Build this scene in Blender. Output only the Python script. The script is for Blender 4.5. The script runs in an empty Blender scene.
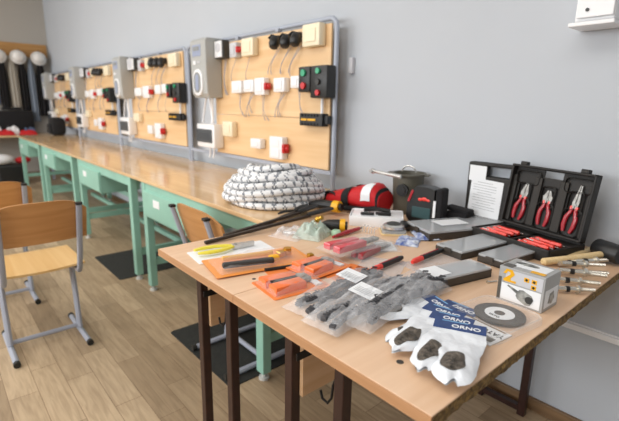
import bpy, bmesh, math, random
from mathutils import Vector, Matrix, noise
C = bpy.context.scene.collection
R = math.radians
PI = math.pi
# ---------------------------------------------------------------- camera
F, YH, AZ, CH, ROLL = 436.0, 107.2, R(48.72), 1.33, R(.93)
_t = math.atan((210.5 - YH) / F)
FW = Vector((-math.sin(AZ) * math.cos(_t), math.cos(AZ) * math.cos(_t), -math.sin(_t)))
_r = Vector((math.cos(AZ), math.sin(AZ), 0)); _u = _r.cross(FW)
RT = math.cos(ROLL) * _r + math.sin(ROLL) * _u
UP = -math.sin(ROLL) * _r + math.cos(ROLL) * _u
cd = bpy.data.cameras.new('camera'); cam = bpy.data.objects.new('camera', cd); C.objects.link(cam)
cam.matrix_world = Matrix(((RT.x, UP.x, -FW.x, 0), (RT.y, UP.y, -FW.y, 0), (RT.z, UP.z, -FW.z, CH), (0, 0, 0, 1)))
cd.sensor_width = 36; cd.lens = F / 619 * 36; cd.clip_start = .02
cd.dof.use_dof = True; cd.dof.focus_distance = 1.25; cd.dof.aperture_fstop = 3.0
bpy.context.scene.camera = cam
# ---------------------------------------------------------------- light
W = bpy.data.worlds.new('world'); bpy.context.scene.world = W; W.use_nodes = True
W.node_tree.nodes['Background'].inputs[0].default_value = (.86, .93, 1, 1)
W.node_tree.nodes['Background'].inputs[1].default_value = .62
def area(name, loc, rot, sx, sy, power, col):
    l = bpy.data.lights.new(name, 'AREA'); l.shape = 'RECTANGLE'; l.size = sx; l.size_y = sy; l.energy = power; l.color = col
    o = bpy.data.objects.new(name, l); C.objects.link(o); o.location = loc; o.rotation_euler = rot
for wx in (-7.6, -4.2, -.8): area('window_light', (wx, -4.28, 2.1), (R(66), 0, 0), 2.3, 1.4, 95, (.96, .98, 1))
area('overhead_fill', (-3.2, -.5, 3.18), (0, 0, 0), 8, 1.6, 110, (1, .98, .95))  # added soft fill from above, no lamp is modelled there
S = bpy.context.scene
S.view_settings.view_transform = 'Standard'; S.view_settings.look = 'None'
S.view_settings.gamma = 1; S.view_settings.use_curve_mapping = False
S.view_settings.exposure = .03
# ---------------------------------------------------------------- helpers
def ray(px, py):
    return (FW * F + RT * (px - 309.5) - UP * (py - 210.5))
def at(px, py, z=.815):
    d = ray(px, py); k = (z - CH) / d.z
    return Vector((d.x * k, d.y * k, z))
def aty(px, py, y):
    d = ray(px, py); k = y / d.y
    return Vector((d.x * k, y, CH + d.z * k))
def lin(h):
    h = h.lstrip('#'); o = []
    for i in (0, 2, 4):
        c = int(h[i:i + 2], 16) / 255
        o.append(c / 12.92 if c <= .04045 else ((c + .055) / 1.055) ** 2.4)
    return (*o, 1)
def mat(name, col, rough=.5, metal=0, spec=.5, bump=0, bscale=60, var=0, vscale=8, trans=0, coat=0, vcol=None, stretch=None):
    m = bpy.data.materials.new(name); m.use_nodes = True; nt = m.node_tree; b = nt.nodes['Principled BSDF']
    b.inputs['Base Color'].default_value = lin(col); b.inputs['Roughness'].default_value = rough
    b.inputs['Metallic'].default_value = metal; b.inputs['Specular IOR Level'].default_value = spec
    b.inputs['Coat Weight'].default_value = coat
    tc = nt.nodes.new('ShaderNodeTexCoord'); mp = nt.nodes.new('ShaderNodeMapping')
    nt.links.new(tc.outputs['Object'], mp.inputs[0])
    if stretch: mp.inputs['Scale'].default_value = stretch
    n = nt.nodes.new('ShaderNodeTexNoise'); n.inputs['Scale'].default_value = vscale; n.inputs['Detail'].default_value = 5
    nt.links.new(mp.outputs[0], n.inputs[0])
    if var or vcol:
        mx = nt.nodes.new('ShaderNodeMix'); mx.data_type = 'RGBA'
        a = lin(col); k = 1 - (var or .3)
        mx.inputs[6].default_value = a; mx.inputs[7].default_value = lin(vcol) if vcol else (a[0] * k, a[1] * k, a[2] * k, 1)
        rp = nt.nodes.new('ShaderNodeMapRange'); rp.inputs[1].default_value = .35; rp.inputs[2].default_value = .65
        nt.links.new(n.outputs[0], rp.inputs[0]); nt.links.new(rp.outputs[0], mx.inputs[0]); nt.links.new(mx.outputs[2], b.inputs['Base Color'])
    if bump:
        n2 = nt.nodes.new('ShaderNodeTexNoise'); n2.inputs['Scale'].default_value = bscale; n2.inputs['Detail'].default_value = 3
        nt.links.new(mp.outputs[0], n2.inputs[0])
        bp = nt.nodes.new('ShaderNodeBump'); bp.inputs['Strength'].default_value = bump; bp.inputs['Distance'].default_value = .01
        nt.links.new(n2.outputs[0], bp.inputs['Height']); nt.links.new(bp.outputs[0], b.inputs['Normal'])
    return m
def clear(name, col, fac, rough=.15, bump=0, bscale=40):
    m = mat(name, col, rough, bump=bump, bscale=bscale, spec=.8); nt = m.node_tree; b = nt.nodes['Principled BSDF']
    out = nt.nodes['Material Output']; t = nt.nodes.new('ShaderNodeBsdfTransparent'); mx = nt.nodes.new('ShaderNodeMixShader')
    mx.inputs[0].default_value = fac
    nt.links.new(t.outputs[0], mx.inputs[1]); nt.links.new(b.outputs[0], mx.inputs[2]); nt.links.new(mx.outputs[0], out.inputs[0])
    return m
class MB:
    def __init__(s): s.b = bmesh.new(); s.mi = 0
    def _mat(s, n0):
        s.b.faces.ensure_lookup_table()
        for f in s.b.faces[n0:]: f.material_index = s.mi
    def box(s, c, d, rot=None, bev=0, M=None):
        n0 = len(s.b.faces)
        m = Matrix.Translation(Vector(c))
        if rot: m = m @ (Matrix.Rotation(rot[2], 4, 'Z') @ Matrix.Rotation(rot[1], 4, 'Y') @ Matrix.Rotation(rot[0], 4, 'X'))
        if M: m = M @ m
        m = m @ Matrix.Diagonal((*d, 1))
        r = bmesh.ops.create_cube(s.b, size=1, matrix=m)
        if bev:
            es = list({e for v in r['verts'] for e in v.link_edges})
            bmesh.ops.bevel(s.b, geom=es, offset=min(bev, min(d) * .45), segments=2, profile=.5, affect='EDGES')
        s._mat(n0); return s
    def cyl(s, a, b, r, r2=None, n=16, cap=True):
        a, b = Vector(a), Vector(b); d = b - a; n0 = len(s.b.faces)
        q = d.to_track_quat('Z', 'Y').to_matrix().to_4x4()
        bmesh.ops.create_cone(s.b, cap_ends=cap, segments=n, radius1=r, radius2=r if r2 is None else r2, depth=d.length,
                              matrix=Matrix.Translation((a + b) / 2) @ q)
        s._mat(n0); return s
    def ball(s, c, r, sc=(1, 1, 1), n=16, rot=None):
        n0 = len(s.b.faces); m = Matrix.Translation(Vector(c))
        if rot: m = m @ Matrix.Rotation(rot[2], 4, 'Z') @ Matrix.Rotation(rot[1], 4, 'Y') @ Matrix.Rotation(rot[0], 4, 'X')
        bmesh.ops.create_uvsphere(s.b, u_segments=n, v_segments=max(6, n // 2), radius=r, matrix=m @ Matrix.Diagonal((*sc, 1)))
        s._mat(n0); return s
    def prism(s, pts, z0, z1, M=None, bev=0):
        n0 = len(s.b.faces); M = M or Matrix()
        lo = [s.b.verts.new(M @ Vector((x, y, z0))) for x, y in pts]; hi = [s.b.verts.new(M @ Vector((x, y, z1))) for x, y in pts]
        fs = [s.b.faces.new(lo[::-1]), s.b.faces.new(hi)]; k = len(pts)
        for i in range(k): fs.append(s.b.faces.new((lo[i], lo[(i + 1) % k], hi[(i + 1) % k], hi[i])))
        bmesh.ops.recalc_face_normals(s.b, faces=fs)
        if bev: bmesh.ops.bevel(s.b, geom=list(fs[1].edges), offset=bev, segments=2, profile=.5, affect='EDGES')
        s._mat(n0); return s
    def tube(s, path, r, n=8, closed=False, sc=None, cap=True):
        n0 = len(s.b.faces); P = [Vector(p) for p in path]; k = len(P); rings = []; pn = None
        rr = r if isinstance(r, (list, tuple)) else [r] * k
        for i in range(k):
            a = P[(i - 1) % k] if (closed or i) else P[0]; b = P[(i + 1) % k] if (closed or i < k - 1) else P[-1]
            t = (b - a).normalized()
            if pn is None:
                pn = t.orthogonal().normalized() if abs(t.z) > .9 else Vector((0, 0, 1)).cross(t).normalized()
            pn = (pn - t * pn.dot(t)).normalized(); bn = t.cross(pn)
            sx, sy = sc or (1, 1)
            rings.append([s.b.verts.new(P[i] + pn * rr[i] * sx * math.cos(2 * PI * j / n) + bn * rr[i] * sy * math.sin(2 * PI * j / n)) for j in range(n)])
        for i in range(k if closed else k - 1):
            A, B = rings[i], rings[(i + 1) % k]
            for j in range(n): s.b.faces.new((A[j], A[(j + 1) % n], B[(j + 1) % n], B[j]))
        if cap and not closed: s.b.faces.new(rings[0][::-1]); s.b.faces.new(rings[-1])
        s._mat(n0); return s
    def lathe(s, prof, c=(0, 0, 0), n=24, M=None):
        n0 = len(s.b.faces); M = M or Matrix.Translation(Vector(c)); rings = []
        for r, z in prof: rings.append([s.b.verts.new(M @ Vector((r * math.cos(2 * PI * j / n), r * math.sin(2 * PI * j / n), z))) for j in range(n)])
        for A, B in zip(rings, rings[1:]):
            for j in range(n): s.b.faces.new((A[j], A[(j + 1) % n], B[(j + 1) % n], B[j]))
        s.b.faces.new(rings[0][::-1]); s.b.faces.new(rings[-1]); s._mat(n0); return s
    def grid(s, w, d, fn, nx=20, ny=20):
        n0 = len(s.b.faces); V = [[s.b.verts.new(fn(i / nx, j / ny)) for j in range(ny + 1)] for i in range(nx + 1)]
        for i in range(nx):
            for j in range(ny): s.b.faces.new((V[i][j], V[i + 1][j], V[i + 1][j + 1], V[i][j + 1]))
        s._mat(n0); return s
    def build(s, name, mats, parent=None, label=None, smooth=False, loc=None, rot=None):
        me = bpy.data.meshes.new(name); s.b.normal_update(); s.b.to_mesh(me); s.b.free()
        for m in (mats if isinstance(mats, (list, tuple)) else [mats]): me.materials.append(m)
        o = bpy.data.objects.new(name, me); C.objects.link(o)
        if smooth:
            for p in me.polygons: p.use_smooth = True
            me.set_sharp_from_angle(angle=R(40))
        if parent: o.parent = parent
        if label: o['label'] = label
        if loc is not None: o.location = loc
        if rot is not None: o.rotation_euler = rot
        return o
def tag(o, label, cat, group=None, kind=None):
    o['label'] = label; o['category'] = cat
    if group: o['group'] = group
    if kind: o['kind'] = kind
    return o
def thing(name, label, cat, loc=(0, 0, 0), rz=0, group=None, rot=None):
    o = bpy.data.objects.new(name, None); C.objects.link(o); o.location = loc
    o.rotation_euler = rot or (0, 0, rz); o.empty_display_size = .05
    return tag(o, label, cat, group)
def struct(o): o['kind'] = 'structure'; return o
def text(body, size, name, m, parent, loc, rot=(0, 0, 0), ext=.0003):
    cu = bpy.data.curves.new('t', 'FONT'); cu.body = body; cu.size = size; cu.extrude = ext; cu.align_x = 'CENTER'; cu.align_y = 'CENTER'
    cu.offset = size * .02
    o = bpy.data.objects.new('t', cu); C.objects.link(o); bpy.context.view_layer.update()
    me = bpy.data.meshes.new_from_object(o.evaluated_get(bpy.context.evaluated_depsgraph_get()))
    C.objects.unlink(o); bpy.data.objects.remove(o)
    me.materials.clear(); me.materials.append(m)
    n = bpy.data.objects.new(name, me); C.objects.link(n); n.parent = parent; n.location = loc; n.rotation_euler = rot
    return n
def rrect(w, d, r, n=4):
    p = []
    for cx, cy, a in ((w / 2 - r, d / 2 - r, 0), (-w / 2 + r, d / 2 - r, 90), (-w / 2 + r, -d / 2 + r, 180), (w / 2 - r, -d / 2 + r, 270)):
        for i in range(n + 1):
            t = R(a + 90 * i / n); p.append((cx + r * math.cos(t), cy + r * math.sin(t)))
    return p
def lay(p0, p1, p3, z):
    """box footprint from three seen corners on the plane z: centre, heading of the p0-p1 side, width, depth"""
    a, b, c = at(*p0, z), at(*p1, z), at(*p3, z)
    u = (b - a); w = u.length; u.normalize(); v = Vector((-u.y, u.x, 0)); d = (c - a).dot(v)
    return a + u * w / 2 + v * d / 2, math.atan2(u.y, u.x), w, abs(d)
def noi(x, y, z=0): return noise.noise(Vector((x, y, z)))
# ---------------------------------------------------------------- materials
def floor_mat():
    m = bpy.data.materials.new('vinyl_planks'); m.use_nodes = True; nt = m.node_tree; N = nt.nodes; L = nt.links; b = N['Principled BSDF']
    tc = N.new('ShaderNodeTexCoord'); br = N.new('ShaderNodeTexBrick')
    br.inputs['Color1'].default_value = lin('#c2ab8c'); br.inputs['Color2'].default_value = lin('#9d876b'); br.inputs['Mortar'].default_value = lin('#8a7258')
    br.inputs['Scale'].default_value = 1; br.inputs['Brick Width'].default_value = .55; br.inputs['Row Height'].default_value = .12
    br.inputs['Mortar Size'].default_value = .0015; br.offset_frequency = 2; br.offset = .37; br.inputs['Bias'].default_value = -.05
    L.new(tc.outputs['Object'], br.inputs[0])
    mp = N.new('ShaderNodeMapping'); mp.inputs['Scale'].default_value = (1.6, 16, 1); L.new(tc.outputs['Object'], mp.inputs[0])
    n = N.new('ShaderNodeTexNoise'); n.inputs['Scale'].default_value = 3; n.inputs['Detail'].default_value = 6; n.inputs['Distortion'].default_value = .9; L.new(mp.outputs[0], n.inputs[0])
    rp = N.new('ShaderNodeValToRGB'); rp.color_ramp.elements[0].position = .3; rp.color_ramp.elements[0].color = (.66, .63, .6, 1)
    rp.color_ramp.elements[1].position = .62; rp.color_ramp.elements[1].color = (1, 1, 1, 1); L.new(n.outputs[0], rp.inputs[0])
    n3 = N.new('ShaderNodeTexNoise'); n3.inputs['Scale'].default_value = 1.3; L.new(tc.outputs['Object'], n3.inputs[0])
    mr = N.new('ShaderNodeMapRange'); mr.inputs[3].default_value = .8; mr.inputs[4].default_value = 1.15; L.new(n3.outputs[0], mr.inputs[0])
    mx = N.new('ShaderNodeMix'); mx.data_type = 'RGBA'; mx.blend_type = 'MULTIPLY'; mx.inputs[0].default_value = .8
    L.new(br.outputs[0], mx.inputs[6]); L.new(rp.outputs[0], mx.inputs[7])
    m2 = N.new('ShaderNodeMix'); m2.data_type = 'RGBA'; m2.blend_type = 'MULTIPLY'; m2.inputs[0].default_value = 1
    L.new(mx.outputs[2], m2.inputs[6]); L.new(mr.outputs[0], m2.inputs[7]); L.new(m2.outputs[2], b.inputs['Base Color'])
    b.inputs['Roughness'].default_value = .45; b.inputs['Specular IOR Level'].default_value = .35
    return m
def wood(name, c1, c2, axis='x', rough=.4, scale=1., spec=.5, knots=False):
    m = bpy.data.materials.new(name); m.use_nodes = True; nt = m.node_tree; N = nt.nodes; L = nt.links; b = N['Principled BSDF']
    tc = N.new('ShaderNodeTexCoord'); mp = N.new('ShaderNodeMapping')
    mp.inputs['Scale'].default_value = {'x': (1.5 * scale, 28 * scale, 28 * scale), 'y': (28 * scale, 1.5 * scale, 28 * scale), 'z': (18 * scale, 18 * scale, 1.2 * scale)}[axis]
    L.new(tc.outputs['Object'], mp.inputs[0])
    n = N.new('ShaderNodeTexNoise'); n.inputs['Scale'].default_value = 1.5; n.inputs['Detail'].default_value = 8; n.inputs['Distortion'].default_value = .5; L.new(mp.outputs[0], n.inputs[0])
    rp = N.new('ShaderNodeValToRGB'); rp.color_ramp.elements[0].position = .3; rp.color_ramp.elements[0].color = lin(c2)
    rp.color_ramp.elements[1].position = .7; rp.color_ramp.elements[1].color = lin(c1); L.new(n.outputs[0], rp.inputs[0])
    last = rp.outputs[0]
    if knots:
        v = N.new('ShaderNodeTexVoronoi'); v.inputs['Scale'].default_value = 3.2; L.new(tc.outputs['Object'], v.inputs[0])
        r2 = N.new('ShaderNodeValToRGB'); r2.color_ramp.elements[0].position = .03; r2.color_ramp.elements[0].color = lin('#9a6a3c')
        r2.color_ramp.elements[1].position = .1; r2.color_ramp.elements[1].color = (1, 1, 1, 1); L.new(v.outputs[0], r2.inputs[0])
        mx = N.new('ShaderNodeMix'); mx.data_type = 'RGBA'; mx.blend_type = 'MULTIPLY'; mx.inputs[0].default_value = .8
        L.new(last, mx.inputs[6]); L.new(r2.outputs[0], mx.inputs[7]); last = mx.outputs[2]
    L.new(last, b.inputs['Base Color']); b.inputs['Roughness'].default_value = rough; b.inputs['Specular IOR Level'].default_value = spec
    return m
M = dict(
    wall=mat('painted_wall', '#bfc4ca', .8, bump=.05, bscale=300, var=.03, vscale=1.2), wall_shaded=mat('shaded_wall_left', '#b5b0a8', .85, bump=.05, bscale=300),  # left wall: brown-grey corner shadow put into its whole colour
    ceil=mat('ceiling', '#e6e6e6', .9), floor=floor_mat(), basewood=wood('baseboard_wood', '#8f7150', '#71573c', 'x', .5),
    desk=wood('desk_laminate', '#e6c4a4', '#dcb693', 'y', .38, .8), edge=wood('desk_edge_shaded', '#c4946c', '#b2835a', 'x', .45),  # edge: weaker light on the desk front darkened into its colour
    chip=mat('raw_chipboard', '#9a7c48', .9, vcol='#57432a', vscale=90, bump=.8, bscale=120), dleg=mat('dark_brown_paint', '#381e17', .4, var=.3, vscale=30),
    dpanel=wood('side_panel_wood', '#dcb68e', '#cfa57a', 'y', .5), blackm=mat('black_metal', '#1c1b1b', .4, metal=.4),
    bench=wood('bench_top', '#e4c396', '#d6b083', 'x', .13, .5), green=mat('green_paint', '#93c2b0', .45, var=.1, vscale=6), foot=mat('levelling_foot', '#c9c9c4', .4),
    ply=wood('plywood', '#ecc99c', '#dfb785', 'x', .5, .45, knots=True), bframe=mat('blue_grey_tube', '#a9b0bd', .35),
    meter=mat('meter_grey', '#aeafac', .5), meterd=mat('meter_dark', '#8d908f', .5), lcd=mat('meter_display', '#9aa4bd', .3),
    white=mat('white_plastic', '#efeff0', .35), cream=mat('cream_plastic', '#efe2c4', .4), greyp=mat('grey_plastic', '#c9c9cd', .4),
    black=mat('black_plastic', '#1d1d1d', .4), blackf=mat('black_fabric', '#1b1a1c', .9, bump=.4, bscale=200), dgrey=mat('dark_grey_plastic', '#3a3a38', .5),
    red=mat('red_plastic', '#c41f22', .35), gbtn=mat('green_button', '#1f9a6c', .3), yellow=mat('yellow_plastic', '#f0b21c', .35), smoke=clear('smoked_window', '#3a4046', .8, .1),
    wire=mat('pale_wire', '#a7a5ad', .5), wirev=mat('violet_wire', '#6d6796', .5), steel=mat('polished_steel', '#d5d4d0', .25, metal=.75, var=.15, vscale=60), zinc=mat('zinc_steel', '#d8d4c9', .22, metal=.8), jawm=mat('jaw_steel', '#a5a39e', .4, metal=.7, var=.3, vscale=80),
    chairw=wood('chair_plywood', '#d09a63', '#bb834c', 'y', .35, .6), seatw=wood('chair_seat_wood', '#e2bd83', '#d5aa6c', 'x', .35, .6), chairm=mat('grey_tube', '#a3a8b5', .35),
    rubber=mat('rubber_cap', '#26241f', .7), mat_=mat('rubber_mat', '#292a26', .9, bump=.5, bscale=150, var=.3, vscale=30),
    orange=mat('orange_card', '#ee8540', .4), orangep=mat('orange_grip', '#f4742e', .3, coat=.5), orangel=mat('orange_card_light', '#f09a4a', .35),
    ylw=mat('yellow_grip', '#ebdc48', .35), ylo=mat('amber_grip', '#e9b455', .35), gold=mat('brass', '#c79a3c', .3, metal=.8),
    pink=mat('red_grip', '#d4454e', .3, coat=.5), redd=mat('deep_red_grip', '#a81d2a', .35, coat=.4),
    blister=clear('clear_blister', '#f2f2f2', .14, .08, bump=.5, bscale=60), bag=clear('polythene_bag', '#f8f9fc', .27, .12, bump=1, bscale=38), lidc=clear('clear_lid', '#dfe3e6', .45, .06),
    gbag=clear('pale_green_film', '#cfe3d6', .6, .2, bump=1, bscale=60), paper=mat('paper', '#eceef0', .6), paperg=mat('paper_print', '#a9abad', .6),
    dclip=mat('charcoal_plastic', '#48474a', .5, var=.3, vscale=50), plug=mat('brown_grey_plugs', '#6f655a', .55, vcol='#3a352e', vscale=70, bump=1, bscale=110),
    pouch=mat('white_pouch', '#e9edf2', .35, bump=.5, bscale=30), navy=mat('navy_header', '#1f3f78', .4, var=.25, vscale=70), lblue=mat('light_blue_strip', '#7fb4dc', .3),
    tray=mat('black_case', '#1f1c19', .55, bump=.15, bscale=250), trayin=mat('black_case_inner', '#28241f', .6), orgb=mat('organiser_base', '#403a34', .45),
    redvivid=mat('vivid_red', '#ea3a2c', .3, coat=.3), discm=mat('abrasive_disc', '#3b3126', .35, var=.3, vscale=80), tan=mat('kraft_brown', '#8d7355', .6),
    boxg=mat('box_grey', '#a9a9a8', .35), boxd=mat('box_dark', '#57544f', .4), chuck=mat('chuck_steel', '#5b5d5b', .35, metal=.3, vcol='#b9bab5', vscale=50),
    ropew=mat('rope_white', '#eeeeee', .75, bump=.4, bscale=300), roped=mat('rope_grey', '#7b8087', .8), hamw=wood('hammer_handle', '#e8cfa0', '#d9b981', 'x', .5, 2),
    bagred=mat('red_fabric', '#c8161d', .6, bump=.3, bscale=180), olive=mat('olive_grey_metal', '#625f53', .45, var=.15, vscale=20), bluep=mat('blue_print', '#4f66a8', .4, vcol='#dde3ee', vscale=45),
    helm=mat('helmet_white', '#eceae6', .35), coatk=mat('black_coat', '#1f1d1f', .9), coatb=mat('beige_coat', '#b9b2a6', .9), coatn=mat('blue_coat', '#56698a', .9), coatg=mat('grey_coat', '#8e98a6', .9), rackw=wood('rack_wood', '#c99a5e', '#ab7a42', 'y', .5),
    teal=mat('teal_plastic', '#2c4a4c', .4), rods=mat('dark_bronze_steel', '#3a2f26', .4, metal=.4),
)
TOP = .815; WY = 1.93; BD = 1.82
# ---------------------------------------------------------------- room
struct(MB().box((-3.4, -1.2, -.05), (12.6, 6.6, .1)).build('floor', M['floor']))
struct(MB().box((-3.4, WY + .06, 1.6), (12.6, .12, 3.3)).build('wall_right', M['wall']))
struct(MB().box((-9.6, -1.19, 1.6), (.12, 6.3, 3.3)).build('wall_left', M['wall_shaded']))
struct(MB().box((-3.4, -1.2, 3.26), (12.6, 6.6, .1)).build('ceiling', M['ceil']))
m = MB().box((-3.4, -4.4, .53), (12.4, .12, 1.06)).box((-3.4, -4.4, 3.03), (12.4, .12, .36))
for x0, x1 in ((-9.6, -8.8), (-6.4, -5.4), (-3.0, -2.0), (.4, 2.8)): m.box(((x0 + x1) / 2, -4.4, 1.955), (x1 - x0, .12, 1.79))
struct(m.build('wall_front', M['wall']))
struct(MB().box((2.86, -1.19, 1.6), (.12, 6.3, 3.3)).build('wall_back', M['wall']))
for n_, wx in enumerate((-7.6, -4.2, -.8)):
    wf = thing('window_%d' % (n_ + 1), '', '', (wx, -4.4, 1.955)); del wf['label']; del wf['category']; wf['kind'] = 'structure'
    m = MB()
    for s_ in (-1, 1): m.box((s_ * 1.17, 0, 0), (.06, .08, 1.79)).box((0, 0, s_ * .865), (2.4, .08, .06))
    m.box((0, 0, 0), (.06, .08, 1.7)).build('window_frame', M['white'], wf)
struct(MB().box((-3.8, WY - .009, .03), (12, .018, .06), bev=.004).build('baseboard_right', M['basewood']))
struct(MB().box((-9.53, -1.2, .035), (.018, 6.2, .07), bev=.004).build('baseboard_left', M['basewood']))
struct(MB().box((-3.2, WY - .009, .462), (11.5, .018, .022), bev=.003).box((-3.2, WY - .003, .462), (11.5, .006, .034)).build('trim_1', M['white']))
# ---------------------------------------------------------------- workbenches
BX0, PITCH = -1.518, 1.68
YB = 1.088; BZ = .83
def bench(k, label):
    x1 = -1.445 - PITCH * k; x0 = x1 - PITCH + .004
    if k == 0: x1 = BX0
    t = thing('workbench', label, 'workbench', ((x0 + x1) / 2, 1.5, 0), group=None)
    ox, oy = (x0 + x1) / 2, 1.5
    def p(mb, n, m, l=None): return mb.build(n, m, t, l)
    p(MB().box(((x0 + x1) / 2 - ox, (YB + 1.885) / 2 - oy, BZ - .011), (x1 - x0, 1.885 - YB, .022), bev=.003), 'tabletop', M['bench'])
    la, lb = -3.0 - PITCH * k - ox, -1.60 - PITCH * k - ox
    ya, yb = YB - oy + .03, 1.84 - oy
    for x in (la, lb):
        for y in (ya, yb):
            m = MB().box((x, y, .4245), (.06, .05, .769), bev=.004)
            m.cyl((x - .031, y - .01, .28), (x - .038, y - .01, .28), .008, n=8).cyl((x - .031, y - .01, .33), (x - .038, y - .01, .33), .008, n=8)
            l = p(m, 'leg', M['green'])
            MB().cyl((x, y, 0), (x, y, .012), .026).cyl((x, y, .012), (x, y, .045), .012).build('levelling_foot', M['foot'], l)
    m = MB()
    m.box(((la + lb) / 2, ya - .005, .773), (lb - la, .03, .07)); m.box(((la + lb) / 2, yb, .773), (lb - la, .03, .07))
    for x in (la, lb): m.box((x, (ya + yb) / 2, .78), (.04, yb - ya, .05)).box((x, (ya + yb) / 2, .22), (.035, yb - ya, .05))
    m.box(((la + lb) / 2, yb - .12, .3), (lb - la, .035, .05)).box(((la + lb) / 2, yb - .22, .13), (lb - la, .035, .04))
    p(m, 'frame_rails', M['green'])
    dx0 = la + .035; w = .66 if k else .62
    d = p(MB().box((dx0 + w / 2, ya + .14, .665), (w, .34, .19), bev=.004), 'drawer', M['green'])
    MB().box((dx0 + w / 2, ya - .035, .67), (w - .01, .012, .17), bev=.004).build('drawer_front', M['green'], d)
    MB().box((dx0 + w * .36, ya - .042, .695), (.1, .003, .05)).build('label_plate', M['white'], d, 'white label plate')
    return t
bl = ['green workbench nearest the desk, folded grey mat under it and rope coil on top', 'second green workbench from the desk with wide drawer at its left',
      'third green workbench from the desk, behind the wooden chairs', 'farthest green workbench in the row, towards the coat rack']
for k in range(4): bench(k, bl[k])
# rubber mats on the floor
for (a, b, c, d), l in ((((98, 257), (118, 283), (190, 262), (150, 246)), 'black rubber mat on the floor below the second workbench'),
                    (((175, 333), (221, 385), (330, 350), (262, 300)), 'black rubber mat on the floor below the chair at the nearest workbench')):
    P = [at(*q, 0) for q in (a, b, c, d)]; x0, x1 = (P[0].x + P[3].x) / 2, (P[1].x + P[2].x) / 2; y0, y1 = (P[0].y + P[1].y) / 2, (P[2].y + P[3].y) / 2
    c0 = ((x0 + x1) / 2, (y0 + y1) / 2)
    o = MB().prism([(c0[0] + x, c0[1] + y) for x, y in rrect(x1 - x0, y1 - y0, .02)], .0005, .005, bev=.001).build('rubber_mat', M['mat_'])
    tag(o, l, 'mat')
# ---------------------------------------------------------------- display boards
PB = 1.9; BR = -1.885
names = ['nearest display board', 'second display board from the right', 'third display board from the right', 'farthest display board']
short = ['nearest board', 'second board', 'third board', 'farthest board']
for k in range(4):
    x1 = BR - PB * k; x0 = x1 - PB + .04; cx = (x0 + x1) / 2
    t = thing('display_board', 'plywood %s in a blue-grey tube frame, standing on the workbench' % names[k], 'board', (cx, BD, BZ))
    w = x1 - x0
    r = .05; zt = .995
    path = [(-w / 2, .019, 0), (-w / 2, .019, zt - r)] + [(-w / 2 + r - r * math.cos(a), .019, zt - r + r * math.sin(a)) for a in (R(22), R(45), R(68))] + [(-w / 2 + r, .019, zt)]
    path += [(-x, y, z) for x, y, z in path[::-1]]
    MB().tube(path, .014, 10).build('frame_tube', M['bframe'], t, smooth=True)
    MB().box((0, .012, .11), (w - .02, .012, .025)).build('lower_rail', M['bframe'], t)
    wx0 = -w / 2 + .5; wx1 = w / 2 - .025
    MB().box(((wx0 + wx1) / 2, .008, .70), (wx1 - wx0, .014, .53), bev=.002).build('upper_panel', M['ply'], t)
    MB().box(((wx0 + wx1) / 2, .008, .28), (wx1 - wx0, .014, .305), bev=.002).build('lower_panel', M['ply'], t)
    for xx in (wx0 + .35, wx1 - .5): MB().box((xx, .004, zt - .015), (.03, .03, .02)).build('clip', M['bframe'], t)

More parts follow.
